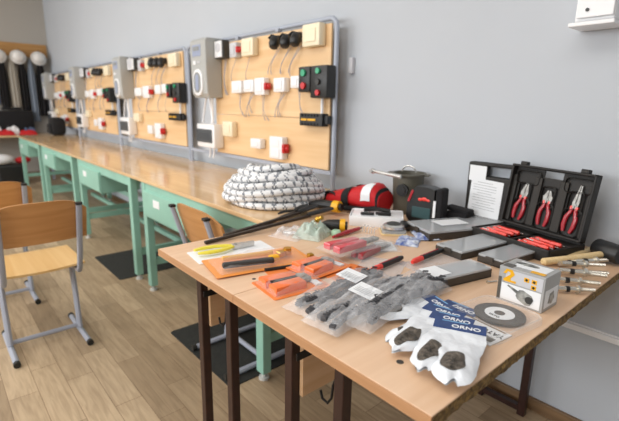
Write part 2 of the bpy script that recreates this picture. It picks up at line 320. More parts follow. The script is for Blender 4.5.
# ------- devices, each a thing screwed to a board
def dev(name, label, cat, k, x0, x1, z0, z1, dep, group):
    return thing(name, label, cat, ((x0 + x1) / 2 - PB * k, BD - .0005, (z0 + z1) / 2), group=group), x1 - x0, z1 - z0
def pxbox(a, b, dep):
    p, q = aty(*a, BD - dep), aty(*b, BD - dep)
    return min(p.x, q.x), max(p.x, q.x), min(p.z, q.z), max(p.z, q.z)
rnd = random.Random(4)
def wirepart(t, x, z, dx, dz, r=.0022, m='wire', n=1):
    for i in range(n):
        x += .012 * i
        ex, ez = dx + rnd.uniform(-.015, .015), dz * rnd.uniform(.85, 1.1)
        pts = [(x + ex * u + .012 * math.sin(u * 5 + i), -.012 - .02 * math.sin(u * PI), z + ez * u) for u in [j / 8 for j in range(9)]]
        MB().tube(pts, r, 5).tube(pts[-2:], r * 1.5, 5).build('wire', M[m], t)
def meter(k):
    t, w, h = dev('electricity_meter', 'tall grey electricity meter at the left end of the %s' % names[k], 'electricity meter', k, -3.37, -3.13, 1.39, 1.83, .15, None)
    d = .14
    Mx = Matrix(((1, 0, 0, 0), (0, 0, -1, 0), (0, 1, 0, 0), (0, 0, 0, 1)))
    # profile in side view: thick top, thinner waist, rounded bottom
    pr = [(0, -h / 2), (-d * .8, -h / 2), (-d * .95, -h / 2 + .03), (-d, -h * .1), (-d, h / 2 - .02), (-d + .02, h / 2), (0, h / 2)]
    Ms = Matrix(((0, 0, 1, 0), (1, 0, 0, 0), (0, 1, 0, 0), (0, 0, 0, 1)))
    MB().prism(pr, -w / 2, w / 2, M=Ms, bev=.008).build('case', M['meter'], t)
    f = -d - .001
    MB().box((-.02, f, h * .3), (w * .55, .006, .085), bev=.004).build('display', M['lcd'], t)
    MB().box((-.02, f - .004, h * .33), (w * .4, .004, .03)).build('display_digits', M['meterd'], t)
    Md = Matrix.Translation((-.01, f + .012, -h * .24)) @ Matrix.Rotation(R(90), 4, 'X')
    MB().prism([(x * 1.0, y) for x, y in rrect(.15, .2, .07, 8)], 0, .02, M=Md, bev=.006).build('dial_ring', M['white'], t, smooth=True)
    MB().prism(rrect(.11, .155, .052, 8), .02, .022, M=Md).build('dial_window', M['meterd'], t)
    MB().prism(rrect(.05, .12, .02, 6), .022, .024, M=Md).build('dial_disc', M['lcd'], t)
    MB().box((-.06, f, h * .1), (.04, .006, .03), bev=.003).build('button', M['white'], t)
    MB().box((.01, f, h * .1), (.05, .006, .012)).build('nameplate', M['greyp'], t)
    MB().lathe([(.012, 0), (.012, .012), (.006, .02)], (-.06, -d * .5, h / 2)).build('top_lug', M['greyp'], t)
    for i, (xa, xb) in enumerate(((-.06, -.13), (0, .02), (.04, .03))):
        MB().tube([(xa, -.05, -h / 2), (xa + (xb - xa) * .4, -.05, -h / 2 - .07), (xb, -.045, -h / 2 - .16), (xb, -.05, -h / 2 - .2)], .008, 8).build('cable', M['white'], t, smooth=True)
def consumer(k):
    t, w, h = dev('fuse_box', 'white fuse box with smoked window below the meter of the %s' % short[k], 'fuse box', k, -3.42, -3.13, .995, 1.185, .1, None)
    MB().box((0, -.045, 0), (w, .09, h), bev=.012).build('case', M['white'], t, smooth=True)
    MB().box((-.01, -.093, 0), (w * .86, .008, h * .56), bev=.003).build('window', M['smoke'], t)
    for j in range(5): MB().box((-.09 + .036 * j, -.0915, -.005), (.028, .004, .05)).build('breaker', M['greyp'], t)
    for xx in (-.03, .03): MB().tube([(xx, -.03, -h / 2), (xx + .01, -.04, -h / 2 - .09), (xx + .03 * (1 if xx > 0 else -1), -.05, -.2)] if 0 else [(xx, -.03, -h / 2), (xx + .008, -.035, -h / 2 - .05), (xx, -.04, -h / 2 - .085)], .007, 8).build('conduit', M['white'], t, smooth=True)
def socket(k, b, where, red=False, m='white', dep=.05, dbl=False, wires=1, name='socket_box', kind='white socket box'):
    x0, x1, z0, z1 = b
    t, w, h = dev(name, '%s %s on the %s' % (kind, where.replace('first from left in the middle row', 'first in middle row').replace('from left in the middle row', 'in middle row').replace('in the bottom row beside a red plug', 'at bottom').replace('at the top right corner', 'top right'), short[k]), 'socket', k, x0, x1, z0, z1, dep, 'device boxes on the %s' % short[k])
    MB().box((0, -dep / 2, 0), (w, dep, h), bev=.008).build('case', M[m], t, smooth=True)
    for zz in ((-h * .24, h * .24) if dbl else (0,)):
        MB().box((0, -dep - .002, zz), (w * .6, .006, h * (.36 if dbl else .6)), bev=.003).build('rocker', M['white' if m == 'white' else m], t)
    if red: MB().box((w / 2 + .012, -.03, 0), (.024, .05, h * .4), bev=.006).ball((w / 2 + .03, -.03, 0), .016, (1, 1, 1), 10).build('red_plug', M['red'], t, 'red plug', smooth=True)
    if wires: wirepart(t, -w * .1, -h / 2, -.05 if wires > 0 else .05, -.16, n=abs(wires), m=rnd.choice(['wire', 'wire', 'wirev']))
def control(k, b, where, btns):
    x0, x1, z0, z1 = b; dep = .075
    t, w, h = dev('push_button_station', 'black push-button station with %s, %s on the %s' % ('green and red buttons', where, short[k]), 'push button', k, x0, x1, z0, z1, dep, None)
    MB().box((0, -dep / 2, 0), (w, dep, h), bev=.008).build('case', M['black'], t, smooth=True)
    for i, c in enumerate(btns):
        z = h / 2 - h * (i + .5) / len(btns)
        MB().cyl((0, -dep, z), (0, -dep - .012, z), min(w, h / len(btns)) * .27, n=16).build('button', M[c], t, '%s button' % {'gbtn': 'green', 'red': 'red', 'white': 'white', 'dgrey': 'grey'}[c], smooth=True)
def terminal(k, b, where):
    x0, x1, z0, z1 = b; dep = .05
    t, w, h = dev('terminal_block', 'black relay block with yellow markings, %s on the %s' % (where, short[k]), 'relay', k, x0, x1, z0, z1, dep, None)
    m = MB().box((-.015, -dep / 2, 0), (w - .04, dep, h), bev=.004).box((w / 2 - .03, -dep * .35, 0), (.05, dep * .7, h * .7), bev=.006)
    for i in range(6): m.box((-w / 2 + .03 + i * (w - .08) / 6, -dep - .003, h * .36), (.012, .008, h * .2)).box((-w / 2 + .03 + i * (w - .08) / 6, -dep - .003, -h * .36), (.012, .008, h * .2))
    m.build('case', M['black'], t)
    MB().box((-w * .3, -dep - .002, 0), (.05, .003, .012)).box((-w * .02, -dep - .002, 0), (.07, .003, .012)).build('markings', M['yellow'], t, 'yellow markings')
    MB().cyl((w * .22, -.02, h / 2), (w * .22, -.02, h / 2 + .09), .009).build('conduit_stub', M['white'], t, smooth=True)
def holder(k, x, z, where):
    t = thing('lamp_holder', 'black angled lamp holder with hanging wires, %s on the %s' % (where, short[k]), 'lamp holder', (x - PB * k, BD - .0005, z), group='lamp holders on the %s' % short[k])
    m = MB().cyl((0, -.002, .02), (0, -.03, .02), .03, .026).lathe([(.02, 0), (.028, .01), (.034, .04), (.034, .055), (.027, .075), (.02, .08)], n=18, M=Matrix.Translation((.0, -.035, .035)) @ Matrix.Rotation(R(180 - 25), 4, 'X') @ Matrix.Rotation(R(15), 4, 'Y'))
    m.tube([(-.03, -.02, .045), (-.045, -.03, .05), (-.05, -.05, .03)], .009, 8)
    m.build('socket_shell', M['black'], t, smooth=True)
    wirepart(t, 0, -.03, -.09, -.17, n=2)
def clockbox(k, b):
    x0, x1, z0, z1 = b; x0 += .02; x1 -= .012 if k else 0; dep = .06
    t, w, h = dev('time_switch', 'pale time switch with dark rim at the upper left of the %s' % short[k], 'time switch', k, x0, x1, z0, z1, dep, None)
    MB().box((0, -dep / 2, 0), (w, dep, h), bev=.008).build('case', M['dgrey'], t)
    MB().box((0, -dep - .003, 0), (w * .84, .008, h * .88), bev=.004).build('face', M['white'], t)
    MB().cyl((0, -dep - .006, .01), (0, -dep - .01, .01), w * .28, n=20).build('dial', M['greyp'], t)
    wirepart(t, .01, -h / 2, .02, -.3, n=2, r=.003)
B = pxbox
k = 0
meter(0); consumer(0)
clockbox(0, B((213, 41), (223, 58), .06))
socket(0, B((229, 43), (236, 57), .05), 'beside the time switch', True, 'greyp', kind='grey switch box with red plug')
socket(0, B((240, 39), (252, 55), .055), 'in the middle of its top row', m='cream', kind='cream junction box')
for i, (a, b, w, rd) in enumerate((((231, 81), (241, 93), 'first from left in the middle row', False), ((243, 80), (253, 92), 'second from left in the middle row', False),
        ((254, 78), (264, 95), 'third from left in the middle row, beside a red plug', True), ((273, 78), (284, 92), 'fourth from left in the middle row', False), ((290, 76), (299, 88), 'fifth from left in the middle row, beside the push buttons', False))):
    socket(0, B(a, b, .05), w, rd, wires=3 if i % 2 else -2)
for px, py, w in ((276, 43, 'left one'), (287, 42, 'middle one'), (297, 40, 'right one')):
    p = aty(px, py, BD - .03); holder(0, p.x, p.z, w)
t_ = B((302, 25), (319, 45), .055); socket(0, t_, 'at the top right corner', m='cream', dep=.055, kind='cream thermostat box', wires=0)
control(0, B((299, 67), (310, 92), .07), 'left one', ['gbtn', 'red'])
control(0, B((311, 66), (327, 98), .07), 'right larger one', ['gbtn', 'dgrey', 'red'])
terminal(0, B((299, 113), (326, 127), .05), 'low at the right')
socket(0, B((250, 138), (260, 149), .05), 'in the bottom row at left', wires=0)
socket(0, B((269, 136), (282, 160), .05), 'in the bottom row beside a red plug', True, dbl=True, wires=0, kind='tall white double socket')
socket(0, B((222, 121), (232, 137), .05), 'beside the fuse box', m='cream', kind='cream junction box', wires=0)
def sh(b, k): return (b[0] + PB * k, b[1] + PB * k, b[2], b[3])
for k in (1, 2, 3):
    meter(k); consumer(k)
    g = lambda a, b, d=.05: sh(B(a, b, d), 1)
    clockbox(k, g((127, 59), (136, 70)))
    socket(k, g((137, 60), (141, 71)), 'beside the time switch', True, 'greyp', kind='grey switch box with red plug', wires=0)
    socket(k, g((144, 58), (148, 69)), 'in the top row', m='cream', kind='cream junction box', wires=0)
    for i, px in enumerate((153, 158, 163)):
        p = aty(px, 63, BD - .03); holder(k, p.x + PB, p.z, ('left one', 'middle one', 'right one')[i])
    socket(k, g((167, 54), (176, 66)), 'at the top right corner', m='cream', kind='cream thermostat box', wires=0)
    socket(k, g((134, 88), (141, 96)), 'first from left in the middle row', wires=2)
    socket(k, g((142, 86), (149, 98)), 'second from left in the middle row, beside a red plug', True, wires=2)
    socket(k, g((154, 85), (160, 94)), 'third from left in the middle row', wires=2)
    socket(k, g((161, 84), (167, 93)), 'fourth from left in the middle row', wires=1)
    control(k, g((168, 84), (173, 98)), 'left one', ['gbtn', 'red'])
    control(k, g((174, 83), (182, 103)), 'right larger one', ['gbtn', 'dgrey', 'red'])
    terminal(k, g((168, 113), (182, 121)), 'low at the right')
    socket(k, g((147, 125), (152, 134)), 'in the bottom row at left', wires=0)
    socket(k, g((154, 123), (161, 139)), 'in the bottom row beside a red plug', True, dbl=True, wires=0, kind='tall white double socket')
    socket(k, g((133, 113), (139, 122)), 'beside the fuse box', m='cream', kind='cream junction box', wires=0)
p = aty(337, 67, WY)
MB_ = MB().box((0, -.012, 0), (.03, .024, .09), bev=.004).build('wall_bracket', M['greyp'], loc=(BR + .03 + .02, WY - .001, p.z)); tag(MB_, 'small grey bracket on the wall right of the nearest display board', 'bracket')
# ---------------------------------------------------------------- wall cabinet upper right
a, b = aty(570, 28, WY - .12), aty(613, 25.5, WY - .12)
t = thing('wall_cabinet', 'white wall cabinet with a small keyhole, at the upper right', 'cabinet', ((a.x + b.x) / 2, WY - .001, a.z))
w = b.x - a.x
MB().box((0, -.05, .22), (w - .01, .1, .4), bev=.004).build('body', M['white'], t)
MB().box((.004, -.108, .22), (w - .02, .014, .38), bev=.003).build('door', M['white'], t)
MB().cyl((-.02, -.115, .055), (-.02, -.119, .055), .006).build('keyhole', M['dgrey'], t)
MB().box((0, -.065, .008), (w + .01, .13, .014), bev=.003).build('bottom_lip', M['white'], t)
# ---------------------------------------------------------------- chairs
def chair(loc, rz, label):
    """front of the chair along +X, sled feet on the floor"""
    t = thing('school_chair', label, 'chair', loc, rz, 'wooden school chairs with grey tube frames')
    W2 = .175
    for s in (-1, 1):
        y = s * W2
        l = MB().tube([(-.2, y, .016), (.21, y, .016)], .014, 8, sc=(1.1, 1)).build('sled_foot', M['chairm'], t, smooth=True)
        for x in (-.205, .215): MB().cyl((x - .012, y, .016), (x + .012, y, .016), .017, n=10).build('end_cap', M['rubber'], l)
        MB().tube([(.0, y, .03), (.02, y, .25), (.045, y, .40), (.07, y, .425)], .015, 8, sc=(1.1, .9)).build('leg', M['chairm'], t, smooth=True)
        MB().tube([(.3, y * .95, .425), (.0, y * .95, .425), (-.14, y, .43), (-.165, y, .46), (-.2, y, .55), (-.285, y, .83)], .013, 8, sc=(1.15, 1)).build('back_upright', M['chairm'], t, smooth=True)
        MB().box((-.285, y, .835), (.03, .032, .014), bev=.004).build('upright_cap', M['rubber'], t)
    MB().tube([(0.01, -W2, .04), (0.01, W2, .04)], .013, 8).build('crossbar', M['chairm'], t, smooth=True)
    m = MB(); TH = .012
    def seat(u, v, o):
        x = -.13 + .5 * u; y = (v - .5) * .42 * (1 - .25 * (max(0, u - .85) / .15) ** 2 * .5)
        z = .45 - .012 * math.sin(PI * v) * (1 - u) - (.05 * max(0, (u - .8) / .2) ** 2) + .01 * (1 - u)
        return Vector((x, y, z + o))
    for o in (0, TH): m.grid(1, 1, lambda u, v: seat(u, v, o), 16, 10)
    for v in (0, 1): m.grid(1, 1, lambda a, b: seat(a, v, b * TH), 16, 1)
    for u in (0, 1): m.grid(1, 1, lambda a, b: seat(u, a, b * TH), 10, 1)
    bmesh.ops.remove_doubles(m.b, verts=m.b.verts, dist=.0005); bmesh.ops.recalc_face_normals(m.b, faces=m.b.faces)
    m.build('seat', M['seatw'], t, smooth=True)
    m = MB()
    def back(u, v, o):
        y = (u - .5) * .44; e = 1 - abs(2 * u - 1) ** 4
        z0, z1 = .635 - .0 * e, .80 + .06 * e
        z = z0 + (z1 - z0) * v
        x = -.235 - (z - .69) * .3 - .03 * (1 - (2 * u - 1) ** 2) + o + .03
        return Vector((x, y, z))
    for o in (0, TH): m.grid(1, 1, lambda u, v: back(u, v, o), 20, 8)
    for v in (0, 1): m.grid(1, 1, lambda a, b: back(a, v, b * TH), 20, 1)
    for u in (0, 1): m.grid(1, 1, lambda a, b: back(u, a, b * TH), 8, 1)
    bmesh.ops.remove_doubles(m.b, verts=m.b.verts, dist=.0005); bmesh.ops.recalc_face_normals(m.b, faces=m.b.faces)
    m.build('backrest', M['chairw'], t, smooth=True)
    return t
chair((-2.69, .37, 0), PI, 'wooden school chair in full view at the left, nearest of the chairs')
chair((-3.47, .25, 0), PI, 'wooden school chair at the left edge, behind the nearest one')
chair((-1.875, 1.17, .0055), PI / 2, 'wooden school chair pushed in at the workbench behind the desk')
# ---------------------------------------------------------------- desks
Y0, Y1 = .591, 1.905
def desk(x0, x1, la, lb, label, raw):
    cx = (x0 + x1) / 2; t = thing('school_desk', label, 'desk', (cx, (Y0 + Y1) / 2, 0)); w = x1 - x0; d = Y1 - Y0
    tp = MB().box((0, 0, TOP - .0125), (w - .002, d, .025), bev=.002).build('tabletop', M['desk'], t)
    MB().box((0, -d / 2 - .001, TOP - .013), (w - .002, .003, .024)).build('edge_band', M['edge'], tp)
    if raw:
        m = MB(); n = 60
        def fn(u, v):
            y = -d / 2 + d * u; return Vector((w / 2 + .001 + .003 * noi(y * 30, v * 3) + .002 * noi(y * 90, v * 9), y, TOP - .0255 + .0257 * v))
        m.grid(1, 1, fn, 160, 4); m.build('raw_edge', M['chip'], tp, 'broken raw chipboard edge')
    fy, ry = .68 - (Y0 + Y1) / 2, 1.85 - (Y0 + Y1) / 2
    la -= cx; lb -= cx
    for x, y in ((la, fy), (lb, fy), (la, ry), (lb, ry)):
        MB().box((x, y, .39), (.032, .032, .78), bev=.003).build('leg', M['dleg'], t)
    m = MB().box(((la + lb) / 2, fy, .775), (lb - la, .028, .028)).box(((la + lb) / 2, ry, .775), (lb - la, .028, .028))
    for x in (la, lb): m.box((x, (fy + ry) / 2, .775), (.028, ry - fy, .028))
    m.build('frame_rails', M['dleg'], t)
    MB().box(((la + lb) / 2, ry, .03), (lb - la, .025, .025)).build('floor_bar', M['dleg'], t)
    px = la - .0
    MB().box((px + .025, (fy + ry) / 2 + .0, .655), (.014, ry - fy - .02, .22), bev=.002).build('side_panel', M['dpanel'], t)
    MB().box((px + .035, fy + .045, .68), (.006, .12, .022), bev=.002).cyl((px + .035, fy + .085, .68), (px + .044, fy + .085, .68), .008).build('bracket', M['blackm'], t)
    hx = lb - .018
    MB().tube([(hx, fy, .70), (hx - .012, fy - .004, .66), (hx - .014, fy - .006, .625), (hx - .026, fy - .008, .605), (hx - .045, fy - .008, .608), (hx - .052, fy - .008, .628)], .0035, 8).box((hx + .001, fy, .69), (.006, .02, .05), bev=.002).build('hook', M['blackm'], t, smooth=True)
    return t
XS = -.99
d1 = desk(-1.512, XS, -1.352, -1.154, 'wooden school desk at the left, under the orange and yellow tool packs', False)
d2 = desk(XS, -.3437, -.835, -.641, 'wooden school desk at the right with a broken raw edge', True)
# ---------------------------------------------------------------- rope coil on the bench
def rope():
    m = MB(); rn = random.Random(3)
    rr = .0172; loops = []
    for lay_, n, z, r0 in ((0, 6, .0175, .115), (1, 7, .047, .105), (2, 7, .078, .105), (3, 6, .107, .115), (4, 5, .134, .115), (5, 4, .157, .115), (6, 2, .18, .125)):
        for i in range(n):
            loops.append((r0 - .006 + .0285 * i, z))
    n = 10
    for li, (rad, z) in enumerate(loops):
        seg = int(2 * PI * rad / .0075); ph = rn.uniform(0, 6); rings = []; tx, ty = rn.uniform(-.008, .008), rn.uniform(-.008, .008)
        w1, w2, p1, p2 = rn.uniform(-.014, .014), rn.uniform(-.008, .008), rn.uniform(0, 6), rn.uniform(0, 6)
        for i in range(seg):
            a = 2 * PI * i / seg; rad2 = rad + w1 * math.sin(2 * a + p1) + w2 * math.sin(3 * a + p2)
            c = Vector((rad2 * 1.0 * math.cos(a) + tx, rad2 * .98 * math.sin(a) + ty, z + .012 * (z / .1) * math.sin(a + 2.2) + .009 * math.sin(2 * a + p1) * (1 if z > .03 else 0) + .005 * math.sin(3 * a + p2) * (1 if z > .03 else 0)))
            e = Vector((math.cos(a), math.sin(a), 0))
            ring = []
            for j in range(n):
                b = 2 * PI * j / n; q = rr * (1 + .06 * math.cos(3 * (b - a * rad / .013) + ph))
                ring.append(m.b.verts.new(c + e * q * math.cos(b) + Vector((0, 0, q * math.sin(b)))))
            rings.append(ring)
        for i in range(seg):
            A, Bq = rings[i], rings[(i + 1) % seg]
            for j in range(n):
                f = m.b.faces.new((A[j], A[(j + 1) % n], Bq[(j + 1) % n], Bq[j]))
                ph2 = (i * .15 + j / n * 1.0) % 1; ph3 = (i * .15 - j / n * 1.0) % 1
                f.material_index = 1 if (ph2 < .16) or (ph3 < .1 and (i * 7 + li * 3) % 5 < 3) else 0
    bmesh.ops.recalc_face_normals(m.b, faces=m.b.faces)
    c = at(279, 192, .86)
    o = m.build('rope_coil', [M['ropew'], M['roped']], smooth=True, loc=(-1.885, 1.405, .831)); o.scale = (.96, .96, .96)
    return tag(o, 'thick coil of white rope with grey flecks, lying on the workbench end', 'rope')
rope()
# ---------------------------------------------------------------- tools on the desks
def shape(mb, pts, th, M_=None): return mb.prism(pts, 0, th, M=M_, bev=min(.003, th * .3))
def pliers(t, m, jaw='steel', L=.18, spread=.028, th=.014, nose='std', z=0, flat=False):
    """pliers lying flat along +Y from the grips to the jaws, centred on the pivot"""
    for s in (-1, 1):
        y0 = -L * .62
        path = [(s * .006, -.012, z + th / 2), (s * spread * .55, -.03, z + th / 2), (s * spread, -L * .3, z + th / 2), (s * spread * 1.0, -L * .48, z + th / 2), (s * spread * .7, y0, z + th / 2)]
        MB().tube(path, [.0055, .0075, .0085, .0085, .006], 8, sc=(1, .8)).build('grip', M[m], t, smooth=True)
    jl = {'std': .05, 'long': .075, 'cut': .035}[nose]; jw = {'std': .016, 'long': .012, 'cut': .019}[nose]
    for s in (-1, 1):
        pts = [(s * .001, -.014), (s * .001, jl), (s * jw * .35, jl * .98), (s * jw * .75, jl * .45), (s * jw, .01), (s * jw * .8, -.014)]
        if s < 0: pts = pts[::-1]
        MB().prism(pts, z + .001, z + th * .8, bev=.001).build('jaw', M[jaw], t)
    MB().cyl((0, 0, z + th * .8), (0, 0, z + th * .8 + .002), .006).build('pivot', M['chuck'], t)
def head(p, q, z):  # point and heading from tail pixel p to nose pixel q on plane z
    a, b = at(*p, z), at(*q, z); d = b - a
    return a, b, math.atan2(d.y, d.x) - PI / 2, d.length
def card_pack(name, label, cat, p0, p1, p3, z, m, th=.0015, group=None, tilt=(0, 0)):
    c, a, w, d = lay(p0, p1, p3, z)
    t = thing(name, label, cat, (c.x, c.y, z), group=group, rot=(tilt[0], tilt[1], a))
    MB().prism(rrect(w, d, .006), .0005, .0005 + th).build('backing_card', M[m], t)
    return t, w, d
def blob(w, d, h, seed, m, name, t, loc, rz=0, amp=.25, n=16):
    mb = MB()
    def fn(u, v):
        x, y = (u - .5) * w, (v - .5) * d; e = max(0, (1 - abs(2 * u - 1) ** 4) * (1 - abs(2 * v - 1) ** 4))
        if seed in (41,): e *= 1 - .5 * ((2 * u - 1) ** 2 + (2 * v - 1) ** 2) / 2
        return Vector((x + .004 * noi(v * 9, seed), y + .004 * noi(u * 9, seed + 3), .001 + h * (e ** .6) * (.75 + amp * 1.6 * noi(u * 5 + seed, v * 5) + amp * .6 * noi(u * 14, v * 14, seed))))
    mb.grid(1, 1, fn, n, n)
    return mb.build(name, M[m], t, smooth=True, loc=loc, rot=(0, 0, rz))
def grip_pair(t, x0, x1, y, gap, w, h, m, z=.002):
    """two fat blister-covered grips side by side along local x"""
    for s in (-1, 1):
        L = x1 - x0
        pts = [(x0, y + s * gap * .4 - w * .4), (x0 + L * .1, y + s * gap * .5 - w * .5), (x0 + L * .8, y + s * gap * .42 - w * .42), (x1, y + s * gap * .25 - w * .3), (x1, y + s * gap * .25 + w * .3), (x0 + L * .8, y + s * gap * .42 + w * .42), (x0 + L * .1, y + s * gap * .5 + w * .5), (x0, y + s * gap * .4 + w * .4)]
        MB().prism(pts, z, z + h, bev=h * .3).build('grip', M[m], t, smooth=True)
# --- long dark rods with flat handles (bow saw blades)
for i, (p, q, l) in enumerate((((205, 243), (318, 220), 'nearest and longest of the three dark rods'), ((224, 236), (306, 217), 'middle of the three dark rods'), ((248, 232), (300, 216), 'shortest, rear one of the three dark rods'))):
    a, b, rz, L = head(p, q, TOP + .006)
    t = thing('long_file', l + ' lying across the desk', 'file', (a.x, a.y, TOP), rz, 'dark long files by the rope'); t.rotation_euler = (math.atan(.03 / L), 0, rz)
    MB().box((0, L * .46, .007), (.018, L * .92, .012), bev=.003).build('blade', M['rods'], t)
    MB().tube([(0, L * .9, .012), (0, L * .94, .014), (0, L * 1.06, .016), (0, L * 1.16, .014)], [.009, .014, .016, .010], 10, sc=(1.2, .7)).build('handle', M['black'], t, smooth=True)
# --- black and yellow tool grips
for i, (p, q, z, l) in enumerate((((308, 205), (345, 211), .02, 'black snips handle with yellow end, behind the other'), ((318, 224), (350, 226), .0, 'black and yellow handle resting beside the pale green bag'))):
    a, b, rz, L = head(p, q, TOP + .03)
    t = thing('screwdriver_grip', l, 'tool handle', (a.x, a.y, BZ if i == 0 else TOP), rz)
    MB().tube([(0, 0, .02), (0, L * .3, .03), (0, L * .6, .03), (0, L * .72, .03)], [.010, .022, .026, .024], 12).build('grip', M['black'], t, smooth=True)
    MB().cyl((0, L * .7, .03), (0, L * .86, .03), .029, n=18).build('yellow_collar', M['yellow'], t, 'yellow collar', smooth=True)
    MB().cyl((0, L * .86, .03), (0, L * .92, .03), .018, n=14).build('end_cap', M['black'], t, smooth=True)
# a pair of black snips behind
for i, (p, q, l) in enumerate((((300, 214), (337, 205), 'black-gripped snips lying between the rope and the red bag'), ((322, 203), (352, 199), 'black-gripped snips with one grip under the red bag'))):
    a, b, rz, L = head(p, q, TOP + .01)
    t = thing('snips', l, 'snips', (a.x, a.y, BZ + .002), rz); pliers(t, 'black', 'chuck', L=.2, th=.024, spread=.03)
# --- yellow-gripped pliers on white card
t, w, d = card_pack('tool_pack', 'packed pliers with two yellow grips on a white card, at the desk corner', 'tool pack', (187, 252), (197, 264), (258, 238), TOP, 'paper')
a, b, rz, L = head((196, 252), (262, 241), TOP + .015)
t.rotation_euler = (0, 0, rz - PI / 2 + PI / 2); 
t2 = thing('pliers', 'pliers with long bright yellow grips lying on the white card', 'pliers', ((a.x * .42 + b.x * .58), (a.y * .42 + b.y * .58), TOP + .003), rz)
pliers(t2, 'ylw', L=.24, spread=.022, th=.024, nose='long')
for g in t2.children:
    if g.name.startswith('grip'): g.scale = (1.25, 1, 1)
# --- large orange card with black handled knife and amber grip
t, w, d = card_pack('tool_pack', 'large orange blister card with a dark-handled stripper and amber grip', 'tool pack', (201, 261), (217, 279), (283, 241), TOP + .004, 'orangel')
MB().box((w * .28, -d * .16, .02), (.024, .17, .018), rot=(0, 0, R(-7)), bev=.006).build('dark_handle', M['dgrey'], t, 'dark grey handle')
MB().box((w * .24, d * .11, .02), (.026, .035, .02), rot=(0, 0, R(-7)), bev=.006).build('yellow_joint', M['yellow'], t, 'yellow joint')
MB().box((-w * .16, -d * .08, .016), (.016, .18, .016), rot=(0, 0, R(-4)), bev=.005).build('amber_handle', M['ylo'], t, 'amber grip')
MB().box((w * .05, d * .24, .018), (.024, .04, .022), rot=(0, 0, R(20)), bev=.004).cyl((w * .05, d * .3, .012), (w * .05, d * .3, .036), .014).build('brass_head', M['gold'], t, 'brass coloured head')
MB().box((w * .38, d * .47, .012), (.02, .02, .024), bev=.003).build('brass_tip', M['gold'], t)
blob(w * .86, d * .9, .03, 2, 'blister', 'blister', t, (0, 0, .003))
# --- orange card under it
t, w, d = card_pack('tool_pack', 'orange card with a black-tipped tool, half under the large orange card', 'tool pack', (261, 268), (269, 276), (318, 256), TOP, 'orange')
MB().cyl((0, -d * .5, .006), (0, d * .2, .006), .006).build('black_tool', M['black'], t, smooth=True)
# --- two orange grips packs + sheets below
def orange_pack(p0, p1, p3, z, label):
    t, w, d = card_pack('tool_pack', label, 'tool pack', p0, p1, p3, z, 'orange', group='orange tool packs')
    for s, c in ((-1, 0), (1, 0)):
        MB().prism([(s * w * .22 - w * .15, -d * .42), (s * w * .22 + w * .15, -d * .42), (s * w * .18 + w * .14, d * .12), (s * w * .18 - w * .14, d * .12)][::1], .003, .026, bev=.007).build('grip', M['orangep'], t, smooth=True)
    MB().box((0, d * .0 - .02, .022), (w * .08, d * .5, .006)).build('inner_edge', M['blackm'], t)
    MB().box((-w * .02, d * .22, .012), (w * .3, d * .2, .016), bev=.004).cyl((0, d * .16, .004), (0, d * .16, .026), .014).build('jaws', M['chuck'], t)
    MB().box((w * .2, d * .34, .005), (w * .3, d * .12, .004)).build('print', M['paper'], t)
    blob(w * .9, d * .92, .033, 5, 'blister', 'blister', t, (0, 0, .003), amp=.1)
    return t
orange_pack((251, 283), (275, 301), (300, 268), TOP, 'orange tool pack nearest the front edge of the left desk')
t_, w_, d_ = card_pack('tool_pack', 'flat orange card poking out below the second orange pack', 'tool pack', (322, 276), (345, 284), (352, 264), TOP, 'orange')
orange_pack((285, 268), (314, 280), (326, 257), TOP + .006, 'orange tool pack lying behind the front one, towards the red packs')
# --- red packs
def red_pack(p0, p1, p3, z, label, m, part=False):
    t, w, d = card_pack('tool_pack', label, 'tool pack', p0, p1, p3, z, 'blister', group='red tool packs')
    for s in (-1, 1):
        MB().prism([(s * w * .2 - w * .13, -d * .42), (s * w * .2 + w * .13, -d * .42), (s * w * .14 + w * .11, d * .1), (s * w * .14 - w * .11, d * .1)], .003, .026, bev=.008).build('grip', M[m], t, smooth=True)
    MB().cyl((0, d * .18, .004), (0, d * .18, .018), .018).box((0, d * .3, .01), (.03, .07, .012), rot=(0, 0, .1), bev=.004).build('jaws', M['chuck'], t)
    blob(w * .95, d * .95, .032, 8, 'blister', 'blister', t, (0, 0, .003), amp=.2)
red_pack((345, 258), (362, 263), (386, 244), TOP, 'red tool pack partly under the upper red pack', 'redd')
red_pack((315, 248), (339, 258), (360, 233), TOP + .03, 'upper red tool pack with two bright red grips in clear film', 'pink')
a, b, rz, L = head((333, 237), (359, 229), TOP + .01)
t = thing('red_marker', 'thin red tool lying behind the red packs', 'tool', (a.x, a.y, TOP), rz)
MB().tube([(0, 0, .01), (0, L * .5, .012), (0, L, .012)], [.006, .01, .008], 8).build('barrel', M['redd'], t, smooth=True)
MB().cyl((0, L, .012), (0, L * 1.1, .012), .005).build('tip', M['chuck'], t)
